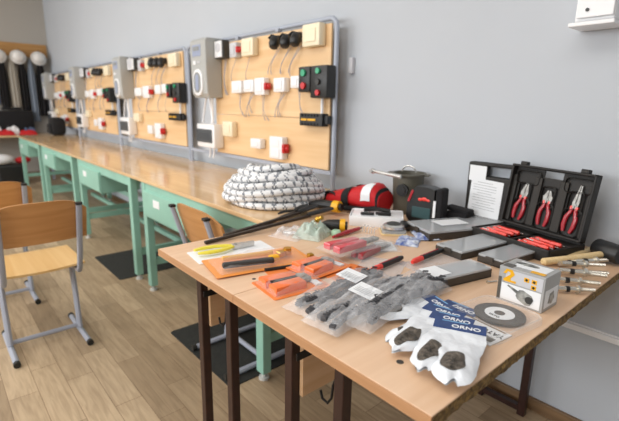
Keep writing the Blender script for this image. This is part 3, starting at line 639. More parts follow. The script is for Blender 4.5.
# --- knives in flat clear packs
for p, q, z, pk, l in (((371, 271), (402, 258), .004, ((352, 273), (398, 280), (376, 258)), 'red and black knife in a flat clear sleeve, behind the clip bags'),
                       ((412, 263), (442, 251), .006, ((398, 264), (416, 272), (432, 248)), 'red and black pen knife lying on a clear card by the organiser')):
    a, b, rz, L = head(p, q, TOP + .012)
    t = thing('utility_knife', l, 'knife', (a.x, a.y, TOP + z), rz)
    MB().tube([(0, 0, .008), (0, L * .08, .010), (0, L * .3, .010)], [.006, .010, .010], 10).build('red_end', M['redvivid'], t, 'red end', smooth=True)
    MB().tube([(0, L * .3, .010), (0, L * .9, .010), (0, L, .010)], [.010, .0095, .007], 10).build('barrel', M['black'], t, smooth=True)
    MB().box((.0, L * .55, .020), (.004, L * .6, .003)).build('red_stripe', M['redd'], t, 'red stripe')
    c, an, w, d = lay(*pk, TOP)
    o = MB().prism(rrect(w, d, .008), .0005, .002, bev=.0005).build('plastic_sleeve', M['bag'], loc=(c.x, c.y, TOP), rot=(0, 0, an)); tag(o, 'flat clear plastic sleeve under the %s' % ('knife behind the clip bags' if z < .005 else 'pen knife by the organiser'), 'sleeve')
# --- polythene bags of dark clips
def clipbag(p, q, width, label, seed, n, z=0, lab=.45, h=.042):
    a, b, rz, L = head(p, q, TOP + .01); c = (a + b) / 2; rn = random.Random(seed)
    t = thing('clip_bag', label, 'bag of clips', (c.x, c.y, TOP + z), rz, 'clear bags of dark clips')
    for i in range(n):
        x = (i % 3 - 1) * width * .24 + rn.uniform(-.006, .006); y = -L * .36 + L * .72 * (i // 3) / max(1, (n - 1) // 3) + rn.uniform(-.01, .01)
        ra = rn.uniform(-.35, .35); l = rn.uniform(.05, .085)
        m = MB().prism([(-.008, -l / 2), (.008, -l / 2), (.011, -l * .2), (.008, l * .1), (.005, l / 2), (-.004, l / 2), (-.008, l * .1), (-.011, -l * .2)], 0, .011, bev=.003)
        for j in range(4): m.box((0, -l * .3 + j * l * .15, .0125), (.018 - .002 * j, .003, .004))
        m.tube([(-.003, l * .3, .008), (-.012, l * .5, .010), (-.004, l * .72, .008)], .0025, 6)
        m.build('clip', M['dclip'], t, loc=(x, y, .006 + .007 * ((i * 2) % 3)), rot=(rn.uniform(-.04, .04), rn.uniform(-.3, .3), ra), smooth=True)
    blob(width, L, h, seed, 'bag', 'film', t, (0, 0, .004), amp=.28, n=30)
    if not lab: return
    MB().box((0, L * (lab - .5), h * .98), (width * .62, L * .16, .0008), rot=(R(4), R(6), 0)).build('paper_label', M['paper'], t)
    m = MB()
    for j in range(5): m.box((0, L * (lab - .5) - .018 + j * .008, h * .98 + .001), (width * .45, .0016, .0006), rot=(R(4), R(6), 0))
    m.build('label_print', M['paperg'], t)
clipbag((297, 312), (378, 272), .115, 'clear bag of dark clips at the far left of the bag pile', 1, 18, lab=.62)
clipbag((318, 330), (402, 284), .115, 'clear bag of dark clips with a white label, second in the pile', 2, 18, z=.008, lab=.5)
clipbag((350, 330), (428, 280), .11, 'clear bag of dark clips with knotted corner, third in the pile', 3, 18, z=.014, lab=0)
clipbag((382, 309), (438, 284), .10, 'clear bag of dark clips next to the white pouches', 4, 15, z=.004, lab=0)
# --- white pouches with navy headers
def pouch(hp, tp, z, label, seed, wd=.1, txt=True):
    a, b, rz, L = head(tp, hp, TOP + z)  # local +Y towards the header
    t = thing('plug_pouch', label, 'pouch', (a.x, a.y, TOP + z), rz, 'white pouches of wall plugs')
    mb = MB(); n = 22
    def wv(v): return wd * (.60 + .40 * min(1, v / .8))
    def fn(u, v):
        e = max(0, 1 - abs(2 * u - 1) ** 3); s = max(0, 1 - (v / .75) ** 3) if v < .75 else 0
        ed = .010 * math.sin(u * 6 + seed); rd = max(.35, (1 - (1 - min(1, v / .12)) ** 2) ** .5)
        return Vector(((u - .5) * wv(v) * rd + .004 * noi(v * 7, seed * 3, u), v * L * .92 + ed * (1 - v) ** 3, .002 + .02 * e * max(s, .1) * (.8 + .35 * noi(u * 4 + seed, v * 6)) * min(1, .3 + v * 6)))
    mb.grid(1, 1, fn, n, 26); mb.grid(1, 1, lambda u, v: Vector((fn(u, v).x, fn(u, v).y, .0008)), 8, 8)
    mb.build('white_film', M['pouch'], t, smooth=True)
    mb = MB(); k = 28
    def ov(r, ang): 
        u = .5 + .27 * r * math.cos(ang) * (1 + .15 * math.sin(3 * ang + seed)); v = .24 + .2 * r * math.sin(ang) * (1 + .12 * math.cos(ang * 2)); p = fn(u, v); return Vector((p.x, p.y, p.z + .0012 + .003 * (1 - r) * (1 + noi(u * 40, v * 40, seed))))
    mb.grid(1, 1, lambda u, v: ov(u, v * 2 * PI), 8, k); bmesh.ops.remove_doubles(mb.b, verts=mb.b.verts, dist=.00005)
    bmesh.ops.recalc_face_normals(mb.b, faces=mb.b.faces)
    mb.build('plug_window', M['plug'], t, 'brown-grey wall plugs seen through the pouch window', smooth=True)
    hd = MB().box((0, L * .95, .0045), (wd, .042, .0025), bev=.0008).build('header_card', M['navy'], t, 'navy header card')
    MB().box((-wd * .1, L * .95 + .016, .006), (wd * .5, .003, .0006)).build('header_stripe', M['lblue'], hd)
    if txt: text('ORNO', .021, 'header_lettering', M['paper'], hd, (wd * .12, L * .95 - .006, .0062))
    return t
pouch((463, 308), (392, 343), .0, 'lowest white plug pouch, its navy header turned towards the cutting disc', 5)
pouch((442, 304), (374, 317), .012, 'leftmost white plug pouch of the fan, lying by the clip bags', 1)
pouch((446, 311), (395, 352), .016, 'second white plug pouch from the left in the fan', 2)
pouch((453, 318), (422, 371), .021, 'third white plug pouch from the left in the fan', 3)
pouch((460, 326), (451, 384), .024, 'topmost white plug pouch, rightmost in the fan with a large dark window', 4, wd=.115)
# --- cutting disc in clamshell
an = R(-8); c = at(498, 317, TOP) - Vector((-math.sin(an), math.cos(an), 0)) * .035
t = thing('disc_package', 'clear clamshell with a cutting disc and white label at the desk edge', 'disc package', (c.x, c.y, TOP), an)
MB().box((0, -.068, .0018), (.155, .085, .0025)).build('backing_card', M['paper'], t)
MB().prism(rrect(.172, .225, .034, 6), .001, .016, bev=.004).build('clamshell', M['blister'], t, smooth=True)
MB().tube([(x, y, .016) for x, y in rrect(.16, .212, .03, 6)], .0022, 6, closed=True).build('moulded_rim', M['blister'], t, smooth=True)
m = MB().prism([(.062 * math.cos(2 * PI * i / 48), .062 * math.sin(2 * PI * i / 48) + .04) for i in range(48)], .004, .009)
dk = m.build('cutting_disc', M['discm'], t)
MB().cyl((0, .04, .009), (0, .04, .0098), .036, n=36).build('white_label', M['paper'], dk)
MB().cyl((0, .04, .0098), (0, .04, .0106), .013, n=24).build('centre_ring', M['discm'], dk)
text('YATO', .011, 'label_lettering', M['blackm'], dk, (0, .016, .0102))
text('YATO', .022, 'card_lettering', M['blackm'], t, (.046, -.056, .0034), (0, 0, PI))
MB().box((0, -.088, .0036), (.14, .02, .0008)).build('card_stripe', M['olive'], t)
MB().box((0, -.032, .0036), (.13, .005, .0008)).build('card_bar', M['tan'], t)
# --- chuck box
c, an, w, d = lay((496, 298), (541, 314), (510, 288), TOP)
BH = aty(498, 264.4, at(496, 298, TOP).y).z - TOP
d = .095
u = Vector((math.cos(an), math.sin(an), 0)); v = Vector((-u.y, u.x, 0)); a = at(496, 298, TOP)
cc = a + u * w / 2 + v * d / 2
t = thing('chuck_box', 'white and grey printed cardboard box of a drill chuck', 'box', (cc.x, cc.y, TOP), an)
MB().box((0, 0, BH / 2), (w, d, BH), bev=.0015).build('carton', M['boxg'], t)
f = -d / 2 - .0006
MB().box((w * .02, f, BH * .3), (w * .86, .0008, BH * .48)).build('white_panel', M['paper'], t)
MB().box((w * .06, f, BH * .76), (w * .8, .0008, BH * .36)).build('grey_panel', M['greyp'], t)
MB().box((-w * .46, f, BH * .35), (w * .07, .001, BH * .68)).build('dark_corner', M['boxd'], t)
Mf = Matrix.Translation((0, f - .0006, 0)) @ Matrix.Rotation(R(90), 4, 'X')
m = MB().prism([(w * x, BH * z) for x, z in ((-.4, .82), (-.33, .96), (-.2, .96), (-.14, .84), (-.22, .72), (-.22, .66), (-.1, .66), (-.1, .6), (-.38, .6), (-.38, .66), (-.24, .82), (-.24, .88), (-.3, .9), (-.33, .82))], 0, .0006, M=Mf)
m.build('zigzag_logo', M['yellow'], t, 'yellow zigzag logo')
m = MB()
for x, z in ((.12, .8), (.28, .8), (.28, .64)): m.box((w * x, f - .0007, BH * z), (w * .11, .0008, BH * .12), bev=.0003)
m.build('yellow_squares', M['yellow'], t)
m = MB()
for x, z in ((.12, .8), (.28, .8), (.28, .64)): m.box((w * x, f - .0013, BH * z), (w * .05, .0008, BH * .06), rot=(0, R(30), 0))
m.build('square_symbols', M['black'], t)
m = MB(); Mc = Matrix.Translation((w * .1, f - .0008, BH * .3)) @ Matrix.Rotation(R(90), 4, 'X') @ Matrix.Rotation(R(-24), 4, 'Z')
m.prism([(-w * .4, -.002), (-w * .15, -.0045), (-w * .15, -BH * .1), (-w * .08, -BH * .16), (w * .12, -BH * .17), (w * .2, -BH * .1), (w * .2, BH * .1), (w * .12, BH * .17), (-w * .08, BH * .16), (-w * .15, BH * .1), (-w * .15, .0045), (-w * .4, .002)], 0, .0007, M=Mc)
m.build('chuck_picture', M['chuck'], t, 'printed picture of a drill chuck')
MB().cyl((w * .22, f - .0014, BH * .26), (w * .22, f - .0022, BH * .26), BH * .1, n=20).build('chuck_picture_face', M['dgrey'], t)
MB().box((w / 2 + .0006, 0, BH * .36), (.0008, d * .8, BH * .5)).build('side_panel', M['paper'], t)
MB().prism([(w / 2 + .0012, 0)] * 0 or [(-d * .2, BH * .22), (d * .05, BH * .16), (d * .2, BH * .3), (d * .1, BH * .52), (-d * .12, BH * .48)], 0, .0006, M=Matrix(((0, 0, 1, w / 2 + .001), (1, 0, 0, 0), (0, 1, 0, 0), (0, 0, 0, 1)))).build('side_picture', M['chuck'], t)
MB().box((w * .05, d * .06, BH + .0006), (w * .7, d * .55, .0008)).build('top_panel', M['paper'], t)
MB().prism([(-w * .1 + w * .26 * math.cos(a_), d * .12 + d * .13 * math.sin(a_)) for a_ in [i * PI / 10 for i in range(20)]], BH + .001, BH + .0018).build('top_picture', M['chuck'], t)
MB().box((w * .28, -d * .32, BH + .0012), (w * .3, d * .16, .0008)).build('top_sticker', M['yellow'], t)
MB().box((-w * .35, -d * .3, BH + .0006), (w * .22, d * .3, .0008)).build('top_dark', M['boxd'], t)
# --- organisers
def organiser(p0, p1, p3, h, label, seed, lidcol='lidc', content='dclip', sticker=None):
    c, an, w, d = lay(p0, p1, p3, TOP + h)
    t = thing('parts_organiser', label, 'organiser case', (c.x, c.y, TOP), an, 'parts organisers with clear lids'); rn = random.Random(seed)
    wt = .003; hb = h * .75; m = MB().box((0, 0, .003), (w, d, .004))
    for s in (-1, 1): m.box((s * (w / 2 - wt / 2), 0, hb / 2 + .001), (wt, d, hb)).box((0, s * (d / 2 - wt / 2), hb / 2 + .001), (w, wt, hb))
    m.build('tray', M['orgb'], t)
    m = MB(); nx, ny = 3, 4
    for i in range(1, nx): m.box((-w / 2 + w * i / nx, 0, hb * .45), (.0015, d - .01, hb * .8))
    for j in range(1, ny): m.box((0, -d / 2 + d * j / ny, hb * .45), (w - .01, .0015, hb * .8))
    m.build('dividers', M['orgb'], t)
    for i in range(nx):
        for j in range(ny):
            mb = MB(); cx, cy = -w / 2 + w * (i + .5) / nx, -d / 2 + d * (j + .5) / ny
            for q in range(5): mb.tube([(cx + rn.uniform(-.3, .3) * w / nx, cy + rn.uniform(-.3, .3) * d / ny, .008 + .003 * q), (cx + rn.uniform(-.3, .3) * w / nx, cy + rn.uniform(-.3, .3) * d / ny, .008 + .003 * q)], .003, 6)
            mb.build('fittings', M[content if (i + j) % 2 else 'zinc'], t)
    MB().prism(rrect(w, d, .006), hb + .001, h, bev=.002).build('lid', M[lidcol], t)
    MB().box((0, -d / 2 - .003, hb), (.03, .006, .016), bev=.002).build('latch', M['orgb'], t)
    MB().box((0, d / 2 + .003, hb), (.03, .006, .01)).build('hinge', M['orgb'], t)
    if sticker: MB().box((w * sticker[0], d * sticker[1], h + .0008), (w * sticker[2], d * sticker[3], .0006)).build('sticker', M['paper'], t)
organiser((415, 270), (436, 284 - 4), (453, 252), .034, 'closed parts organiser with a white sticker, nearest the front', 1, sticker=(-.1, -.3, .8, .28), content='redd')
organiser((436, 243), (462, 252), (468, 229), .032, 'closed pale-lidded parts organiser behind the one with the sticker', 2)
organiser((478, 253), (503, 261), (512, 240), .03, 'dark parts organiser between the tool case and the chuck box', 3, lidcol='smokel' if 0 else 'lidc')
organiser((406, 221), (430, 232), (469, 207), .04, 'large parts organiser with red parts and white label, below the laser level', 4, content='redvivid', sticker=(-.1, -.12, .45, .3))
# --- open tool case
w, d, an = .352, .2, R(-15)
A = Vector((-.868, 1.655, 0)); u = Vector((math.cos(an), math.sin(an), 0)); v = Vector((-u.y, u.x, 0)); cc = A + u * w / 2 + v * d / 2
tc_ = thing('tool_case', 'open black moulded case holding three red pliers in its raised lid', 'tool case', (cc.x, cc.y, TOP), an)
m = MB().box((0, 0, .004), (w, d, .008), bev=.003)
for s in (-1, 1): m.box((s * (w / 2 - .005), 0, .024), (.01, d, .045), bev=.004).box((0, s * (d / 2 - .005), .024), (w, .01, .045), bev=.004)
m.box((0, 0, .022), (.012, d - .02, .036)).box((0, d * .3, .022), (w - .02, .05, .036), bev=.004)
m.build('base', M['tray'], tc_)
LB = R(9); HH = .25  # lid leans back
Ml = Matrix.Translation((0, d / 2 - .004, .048)) @ Matrix.Rotation(-LB, 4, 'X') @ Matrix(((1, 0, 0, 0), (0, 0, -1, 0), (0, 1, 0, 0), (0, 0, 0, 1)))
# lid local plane: x right, y up the lid, z towards the viewer
lid = thing('lid', '', '', (0, 0, 0)); bpy.data.objects.remove(lid)
def tr(pts): return pts
m = MB()
hw, hh = .055, .016; hy = HH - .03
m.box((0, HH / 2 - .035, .004), (w, HH - .07, .008), bev=.003, M=Ml)
m.box((-w / 4 - hw / 2 + .008, HH - .04, .004), (w / 2 - hw + .016 + .0, .08, .008), bev=.003, M=Ml)
m.box((w / 4 + hw / 2 - .008, HH - .04, .004), (w / 2 - hw + .016 + .0, .08, .008), bev=.003, M=Ml)
m.box((0, HH - .006, .004), (hw * 2, .012, .008), bev=.003, M=Ml).box((0, HH - .058, .004), (hw * 2, .04, .008), M=Ml)
for s in (-1, 1): m.box((s * (w / 2 - .005), HH / 2, .018), (.010, HH, .034), bev=.004, M=Ml)
for yy in (.005, HH - .005): m.box((0, yy, .018), (w, .010, .034), bev=.004, M=Ml)
lidp = m.build('lid', M['tray'], tc_)
# moulded insert with wells
m = MB()
def well(cx, cy, ww, hh_, r=.01):
    P = rrect(ww, hh_, r); Q = rrect(ww + .008, hh_ + .008, r + .003)
    n = len(P)
    for i in range(n):
        a0, a1, b0, b1 = P[i], P[(i + 1) % n], Q[i], Q[(i + 1) % n]
        vs = [m.b.verts.new(Ml @ Vector((cx + x, cy + y, z))) for (x, y), z in ((a0, .009), (a1, .009), (a1, .021), (a0, .021))]
        m.b.faces.new(vs)
        vs = [m.b.verts.new(Ml @ Vector((cx + x, cy + y, z))) for (x, y), z in ((a0, .021), (a1, .021), (b1, .0175), (b0, .0175))]
        m.b.faces.new(vs)
px_ = (-.105, .0, .112)
for x in px_:
    well(x, .135, .05, .085); well(x, .062, .068, .1, .018)
well(-.10, .2, .1, .05, .012); well(.11, .2, .1, .05, .012)
m.build('moulded_ridges', M['tray'], lidp)
m = MB()
for xx, ww in ((-.158, .018), (-.052, .032), (.056, .034), (.158, .016)): m.box((xx, .11, .013), (ww, .195, .01), bev=.003, M=Ml)
m.build('moulded_insert', M['trayin'], lidp)
for s in (-1, 1):
    m = MB().box((s * w * .36, HH + .006, .02), (.03, .016, .022), bev=.003, M=Ml); m.build('latch', M['tray'], lidp)
rz_ = Matrix.Rotation(an, 4, 'Z')
Mw = Matrix.Translation((cc.x, cc.y, TOP)) @ rz_ @ Ml
for x, ns, tl, l in ((px_[0], 'std', -8, 'red-gripped combination pliers, left one in the raised case lid'), (px_[1], 'cut', -2, 'red-gripped side cutters, middle tool in the raised case lid'), (px_[2], 'long', -6, 'red-gripped long-nose pliers, right one in the raised case lid')):
    q = thing('pliers', l, 'pliers', (0, 0, 0)); q.matrix_world = Mw @ Matrix.Translation((x + .003, .13, .0095)) @ Matrix.Rotation(R(tl), 4, 'Z')
    pliers(q, 'redd', jaw='jawm', L=.17, spread=.019, th=.012, nose=ns)
    for g in q.children:
        if g.name.startswith('jaw'): g.scale = (1.1, 1.0, 1)
    MB().box((-.011, -.012, .005), (.010, .014, .011), bev=.002).box((.011, -.012, .005), (.010, .014, .011), bev=.002).build('thumb_guard', M['redvivid'], q, 'bright red guards')
rn = random.Random(9)
for gi, (gx, l) in enumerate(((-w * .25, 'left'), (w * .25, 'right'))):
    for i in range(7):
        yy = -d * .40 + i * .017
        lp = Vector((gx, yy, .038 + .004 * (i % 2))); wp = Vector((cc.x, cc.y, TOP)) + rz_.to_3x3() @ lp
        q = thing('screwdriver', 'small red screwdriver in a row with others in the %s tray of the open case' % l, 'screwdriver', wp, an + R(rn.uniform(-6, 6)) + (PI if i % 2 else 0), 'red screwdrivers in the %s tray of the open case' % l)
        MB().tube([(-.058, 0, 0), (-.05, 0, 0), (-.02, 0, 0), (.02, 0, 0), (.026, 0, 0)], [.006, .010, .0075, .0095, .006], 6).build('handle', M['redvivid'], q)
        MB().cyl((.026, 0, 0), (.062, 0, 0), .0025, n=8).build('shaft', M['steel'], q)
# --- second case standing against the wall
t = thing('tool_case', 'black case standing against the wall with white instruction sheets on it', 'tool case', (-.878, 1.895, TOP), R(0))
Mk = Matrix.Rotation(R(90), 4, 'X'); HC = .285
m = MB().box((0, 0, HC / 2 - .03), (.3, .04, HC - .06), bev=.008)
for s in (-1, 1): m.box((s * .105, 0, HC - .045), (.09, .04, .09), bev=.008)
m.box((0, 0, HC - .008), (.2, .036, .016), bev=.005)
m.build('shell', M['tray'], t)
MB().box((-.055, -.0208, .125), (.15, .0012, .17), rot=(0, R(3), 0)).build('instruction_sheet', M['paper'], t, 'white printed sheet')
MB().box((-.1, -.0216, .235), (.08, .001, .07), rot=(0, R(1), 0)).build('upper_sheet', M['paper'], t, 'small white sheet')
m = MB()
for j in range(11): m.box((-.06 + (.0 if j else -.0), -.0216, .195 - j * .012), (.11 if j % 4 else .07, .0006, .0022), rot=(0, R(3), 0))
m.build('print_lines', M['paperg'], t)
# --- laser level
a, b = aty(409, 212, 1.69), aty(444, 206, 1.72)
zt = aty(425, 186, 1.70).z - TOP; wl = b.x - a.x
t = thing('laser_level', 'black and dark teal laser level with a red mark, near the wall', 'laser level', ((a.x + b.x) / 2, 1.72, TOP), R(8))
pr = [(-wl / 2, .02), (-wl * .42, .004), (wl * .2, 0), (wl * .3, .02), (wl * .3, zt * .95), (wl * .1, zt), (-wl * .25, zt), (-wl * .42, zt * .8), (-wl * .5, zt * .45)]
Mv = Matrix(((1, 0, 0, 0), (0, 0, 1, -.05), (0, 1, 0, 0), (0, 0, 0, 1)))
MB().prism(pr, 0, .08, M=Mv, bev=.008).build('body', M['black'], t, smooth=True)
MB().box((-wl * .05, -.052, zt * .3), (wl * .55, .006, zt * .3), bev=.002).build('teal_panel', M['teal'], t, 'dark teal panel')
m = MB(); 
for x, z, r in ((-wl * .1, zt * .66, .011), (wl * .02, zt * .68, .013), (wl * .13, zt * .66, .009)): m.ball((x, -.052, z), r, (1.1, .25, .7), 10)
m.build('red_mark', M['redvivid'], t, 'red mark', smooth=True)
MB().box((-wl * .40, -.051, zt * .72), (.012, .006, zt * .34), rot=(0, R(20), 0), bev=.002).build('beam_window', M['redd'], t, 'dark red beam window')
MB().box((wl * .42, -.01, zt * .5), (wl * .2, .075, zt * .98), bev=.01).build('side_mount', M['blackf'], t)
MB().box((wl * .33, -.052, zt * .45), (.012, .004, zt * .45), bev=.001).build('white_strip', M['white'], t, 'white strip')
# pouch right of it
p0, p1 = aty(447, 206, 1.80), aty(471, 203, 1.80)
t = MB().box((0, 0, .03), (.11, .09, .06), bev=.015).box((0, -.01, .068), (.12, .06, .02), rot=(0, R(4), 0), bev=.008).build('black_pouch', M['blackf'], loc=((p0.x + p1.x) / 2 + .0, 1.82, TOP), smooth=True)
tag(t, 'black fabric pouch between the laser level and the standing case', 'pouch')
# --- grey metal canister with a clear ring on top
a, b = aty(387, 190, 1.79), aty(420, 190, 1.79); zt = aty(400, 172, 1.79).z - TOP; rr = (b.x - a.x) / 2 * .78
t = thing('metal_bucket', 'olive grey metal bucket with a flared rim, behind the red bag', 'bucket', ((a.x + b.x) / 2 + .015, 1.81, TOP), .3)
MB().lathe([(rr * .82, 0), (rr * .86, .004), (rr * 1.0, zt - .012), (rr * 1.12, zt - .01), (rr * 1.12, zt), (rr * .98, zt), (rr * .82, .012)], n=32).build('body', M['olive'], t, smooth=True)
for s_ in (-1, 1): MB().box((s_ * rr * 1.1, 0, zt - .006), (rr * .5, .04, .008), bev=.003).build('handle_tab', M['olive'], t)
MB().cyl((.0, -rr * .9, zt * .62), (.0, -rr * 1.12, zt * .62), .03, n=20).cyl((0, -rr * 1.12, zt * .62), (0, -rr * 1.2, zt * .62), .018).build('dark_cap', M['black'], t, 'black round cap', smooth=True)
MB().tube([(.035 * math.cos(i * PI / 12), .0, .0 + zt + .004 + .03 * math.sin(i * PI / 12)) for i in range(13)], .004, 8).build('wire_handle', M['steel'], t, smooth=True)
# --- red tool bag
pA, pB = at(330, 208, TOP + .01), at(396, 207, TOP + .01)
L = .36; t = thing('tool_bag', 'red fabric tool bag with black straps lying by the rope coil', 'bag', (-1.52, 1.65, BZ - .004), R(10))
def bagfn(u, v):
    x = (u - .5) * L; a = v * 2 * PI
    hh = (.045 + .065 * min(1, max(0, (u - .05) / .75)) ** 1.0) * (1 if u < .9 else 1 - (u - .9) * 3); ww = .10 * (.75 + .25 * math.sin(PI * u)) + .02 * (u)
    cy, cz = math.cos(a), math.sin(a); sg = lambda q, p: math.copysign(abs(q) ** p, q)
    n_ = .006 * noi(u * 6, cy * 2, cz * 2)
    return Vector((x, sg(cy, .7) * ww * .8 + n_, hh * .62 + sg(cz, .75) * hh * .6 + n_ * .8 + .004))
m = MB(); m.grid(1, 1, bagfn, 26, 28)
for uu in (0, 1):
    vs = [m.b.verts.new(bagfn(uu, j / 28)) for j in range(28)]; m.b.faces.new(vs if uu else vs[::-1])
bmesh.ops.remove_doubles(m.b, verts=m.b.verts, dist=.0002); bmesh.ops.recalc_face_normals(m.b, faces=m.b.faces)
m.build('bag_body', M['bagred'], t, smooth=True)
def band(u0, u1, mm, nm, off=.003, v0=0, v1=1, lb=None):
    m = MB()
    def f(u, v):
        p = bagfn(u0 + (u1 - u0) * u, v0 + (v1 - v0) * v); c = Vector((p.x, 0, .04)); return p + (p - c).normalized() * off
    m.grid(1, 1, f, 6, 28); m.build(nm, M[mm], t, lb, smooth=True)
band(.42, .54, 'blackf', 'strap', .006)
band(.0, .12, 'blackf', 'end_trim', .003); band(.955, .99, 'blackf', 'end_trim', .003)
band(.74, .88, 'paper', 'white_label', .004, .28, .52, 'white label')
MB().tube([(-.15, -.05, .05), (-.13, -.06, .075), (-.09, -.065, .07), (-.05, -.07, .05)], .008, 8, sc=(1.6, .6)).build('handle_loop', M['blackf'], t, smooth=True)
MB().tube([(.0, -.095, .01), (.06, -.10, .015), (.13, -.085, .02), (.18, -.06, .03)], .014, 8).build('padded_edge', M['blackf'], t, smooth=True)
t = thing('wrench', 'shiny steel ratchet wrench lying on top of the red bag', 'wrench', (-1.43, 1.72, .0), 0)
a, b = aty(373, 171, 1.66), aty(401, 177, 1.68)
t.location = a; dd = b - a
MB().tube([(0, 0, 0), dd * .15, dd * .5, dd], [.009, .008, .009, .010], 8).build('shaft', M['steel'], t, smooth=True)
MB().ball((0, 0, 0), .015, (1.1, .8, .9), 14).cyl((0, -.02, 0), (0, .0, 0), .009).build('head', M['steel'], t, smooth=True)
# --- white tray with black tools
c = at(373, 226, TOP); t = thing('plastic_tray', 'white moulded plastic tray with dark inserts, in front of the red bag', 'tray', (-1.262, 1.52, TOP), R(38))
tw, td, th = .23, .16, .045
m = MB().box((0, 0, .003), (tw, td, .005), bev=.001)
for s in (-1, 1): m.box((s * tw / 2, 0, th / 2), (.006, td, th), rot=(0, R(6 * s), 0), bev=.002).box((0, s * td / 2, th / 2), (tw, .006, th), bev=.002)
m.box((0, .0, th - .006), (tw * .98, td * .96, .006), bev=.003).box((-.03, -.02, th), (.08, .03, .012), bev=.005)
m.build('shell', M['white'], t, smooth=True)
m = MB().tube([(-.06, .02, th + .008), (.0, .035, th + .012), (.06, .02, th + .008)], .010, 8).box((.03, -.02, th + .003), (.07, .03, .01), bev=.003).tube([(-.07, -.045, th + .006), (-.01, -.05, th + .008)], .007, 8)
m.build('dark_insert', M['blackm'], t, 'dark tool in the tray', smooth=True)
m = MB()
for i in range(5): m.tube([(-.09 + .016 * i, -.1, .006), (-.085 + .016 * i, -.105, .03), (-.075 + .016 * i, -.1, .036)], .0025, 6)
c = at(368, 234, TOP); o = m.build('clear_hooks', M['lidc'], smooth=True, loc=(c.x + .06, c.y + .1, TOP)); tag(o, 'row of small clear plastic hooks in front of the white tray', 'hooks')
# --- round sanding pads on a card
c = at(393, 233, TOP)
t = thing('pad_set', 'stack of round clear-cased pads on a kraft card, behind the blue packets', 'pads', (c.x, c.y, TOP), .8)
MB().prism(rrect(.11, .1, .01), .001, .008, bev=.002).build('kraft_card', M['hamw'], t)
MB().prism(rrect(.1, .09, .012), .008, .02, bev=.003).build('clear_case', M['lidc'], t)
MB().lathe([(.04, .02), (.046, .024), (.046, .034), (.038, .04)], n=28).build('pad', M['steel'], t, smooth=True)
MB().lathe([(.026, .04), (.03, .043), (.02, .047)], n=24).build('pad_top', M['dgrey'], t, smooth=True)
MB().box((.05, .035, .03), (.03, .05, .025), bev=.008).build('black_clip', M['black'], t)
# --- blue printed packets
for i, (q, rz, l) in enumerate((((408, 242), .5, 'blue and white printed packet, left one beside the large organiser'), ((425, 237), .9, 'blue and white printed packet, right one beside the large organiser'))):
    c = at(*q, TOP); t = thing('packet', l, 'packet', (c.x, c.y, TOP + .004 * i), rz)
    blob(.09, .12, .014, 20 + i, 'bluep', 'film', t, (0, 0, 0), amp=.5)
    MB().box((0, .062, .003), (.088, .018, .002)).build('seal', M['bag'], t)
c = at(385, 247, TOP); t = thing('packet', 'clear flat packet with white insert, beside the red packs', 'packet', (c.x, c.y, TOP), .9); blob(.1, .14, .012, 30, 'bag', 'film', t, (0, 0, .002)); MB().box((0, 0, .003), (.07, .1, .003)).build('insert', M['paper'], t)
# --- pale green bag of fittings
c = at(313, 236, TOP); t = thing('fittings_bag', 'crumpled pale green film bag with a brass fitting, near the rods', 'bag', (c.x, c.y, TOP), .4)
blob(.12, .14, .065, 41, 'gbag', 'film', t, (0, 0, .001), amp=.3, n=22)
for x, y in ((-.02, .01), (.015, -.02), (.02, .03)): MB().lathe([(.014, 0), (.016, .01), (.011, .018), (.012, .03)], (x, y, .012)).build('fitting', M['gbag'], t, smooth=True)
MB().lathe([(.011, 0), (.014, .006), (.014, .014), (.009, .02), (.01, .032)], n=14, M=Matrix.Translation((-.01, .05, .055)) @ Matrix.Rotation(R(60), 4, 'Y')).build('brass_fitting', M['gold'], t, 'brass fitting', smooth=True)
c = at(290, 236, TOP); t = thing('film_packet', 'crumpled clear film packet between the rods and the green bag', 'packet', (c.x, c.y, TOP), .3); blob(.14, .12, .03, 44, 'bag', 'film', t, (0, 0, .001), amp=.7, n=26)
MB().tube([(-.03, 0, .01), (.03, .01, .012)], .008, 8).build('steel_part', M['steel'], t, smooth=True)
c = at(336, 236, TOP); t = thing('pipe_cap', 'small pale green plastic cap beside the green bag', 'cap', (c.x, c.y, TOP), .0)
MB().lathe([(.018, .0), (.02, .004), (.02, .02), (.016, .025)], n=20).build('body', mat('pale_green_plastic', '#b5d8b8', .4), t, smooth=True)
# --- hammers
for p, q, z, hl, l in (((542, 262), (603, 258), .016, True, 'black rubber mallet with pale wooden handle, lying behind the anchor bolts'),):
    a, b, rz, L = head(p, q, TOP + z)
    t = thing('mallet', l, 'mallet', (a.x, a.y, TOP + .001), rz)
    L = max(L, .24) if hl else L
    MB().tube([(0, 0, z), (0, .006, z), (0, L * .4, z + .004), (0, L, z + .014)], [.008, .0135, .013, .0125], 12, sc=(1, .9)).build('handle', M['hamw'], t, smooth=True)
    Mx = Matrix.Translation((0, L + .02, z + .022)) @ Matrix.Rotation(R(90), 4, 'Y')
    MB().lathe([(.028, -.052), (.033, -.046), (.034, 0), (.033, .046), (.028, .052)], n=24, M=Mx).build('mallet_head', M['black'], t, 'black rubber head', smooth=True)
a, b, rz, L = head((566, 260), (598, 247), TOP + .012)
t = thing('wooden_stick', 'short pale wooden stick with a tapered end, behind the mallet handle', 'stick', (a.x, a.y, TOP), rz)
MB().tube([(0, 0, .014), (0, L * .8, .014), (0, L, .013)], [.012, .011, .004], 12).build('shaft', M['hamw'], t, smooth=True)
MB().tube([(0, L, .013), (0, L + .012, .013)], [.004, .001], 8).build('tip', M['dgrey'], t)
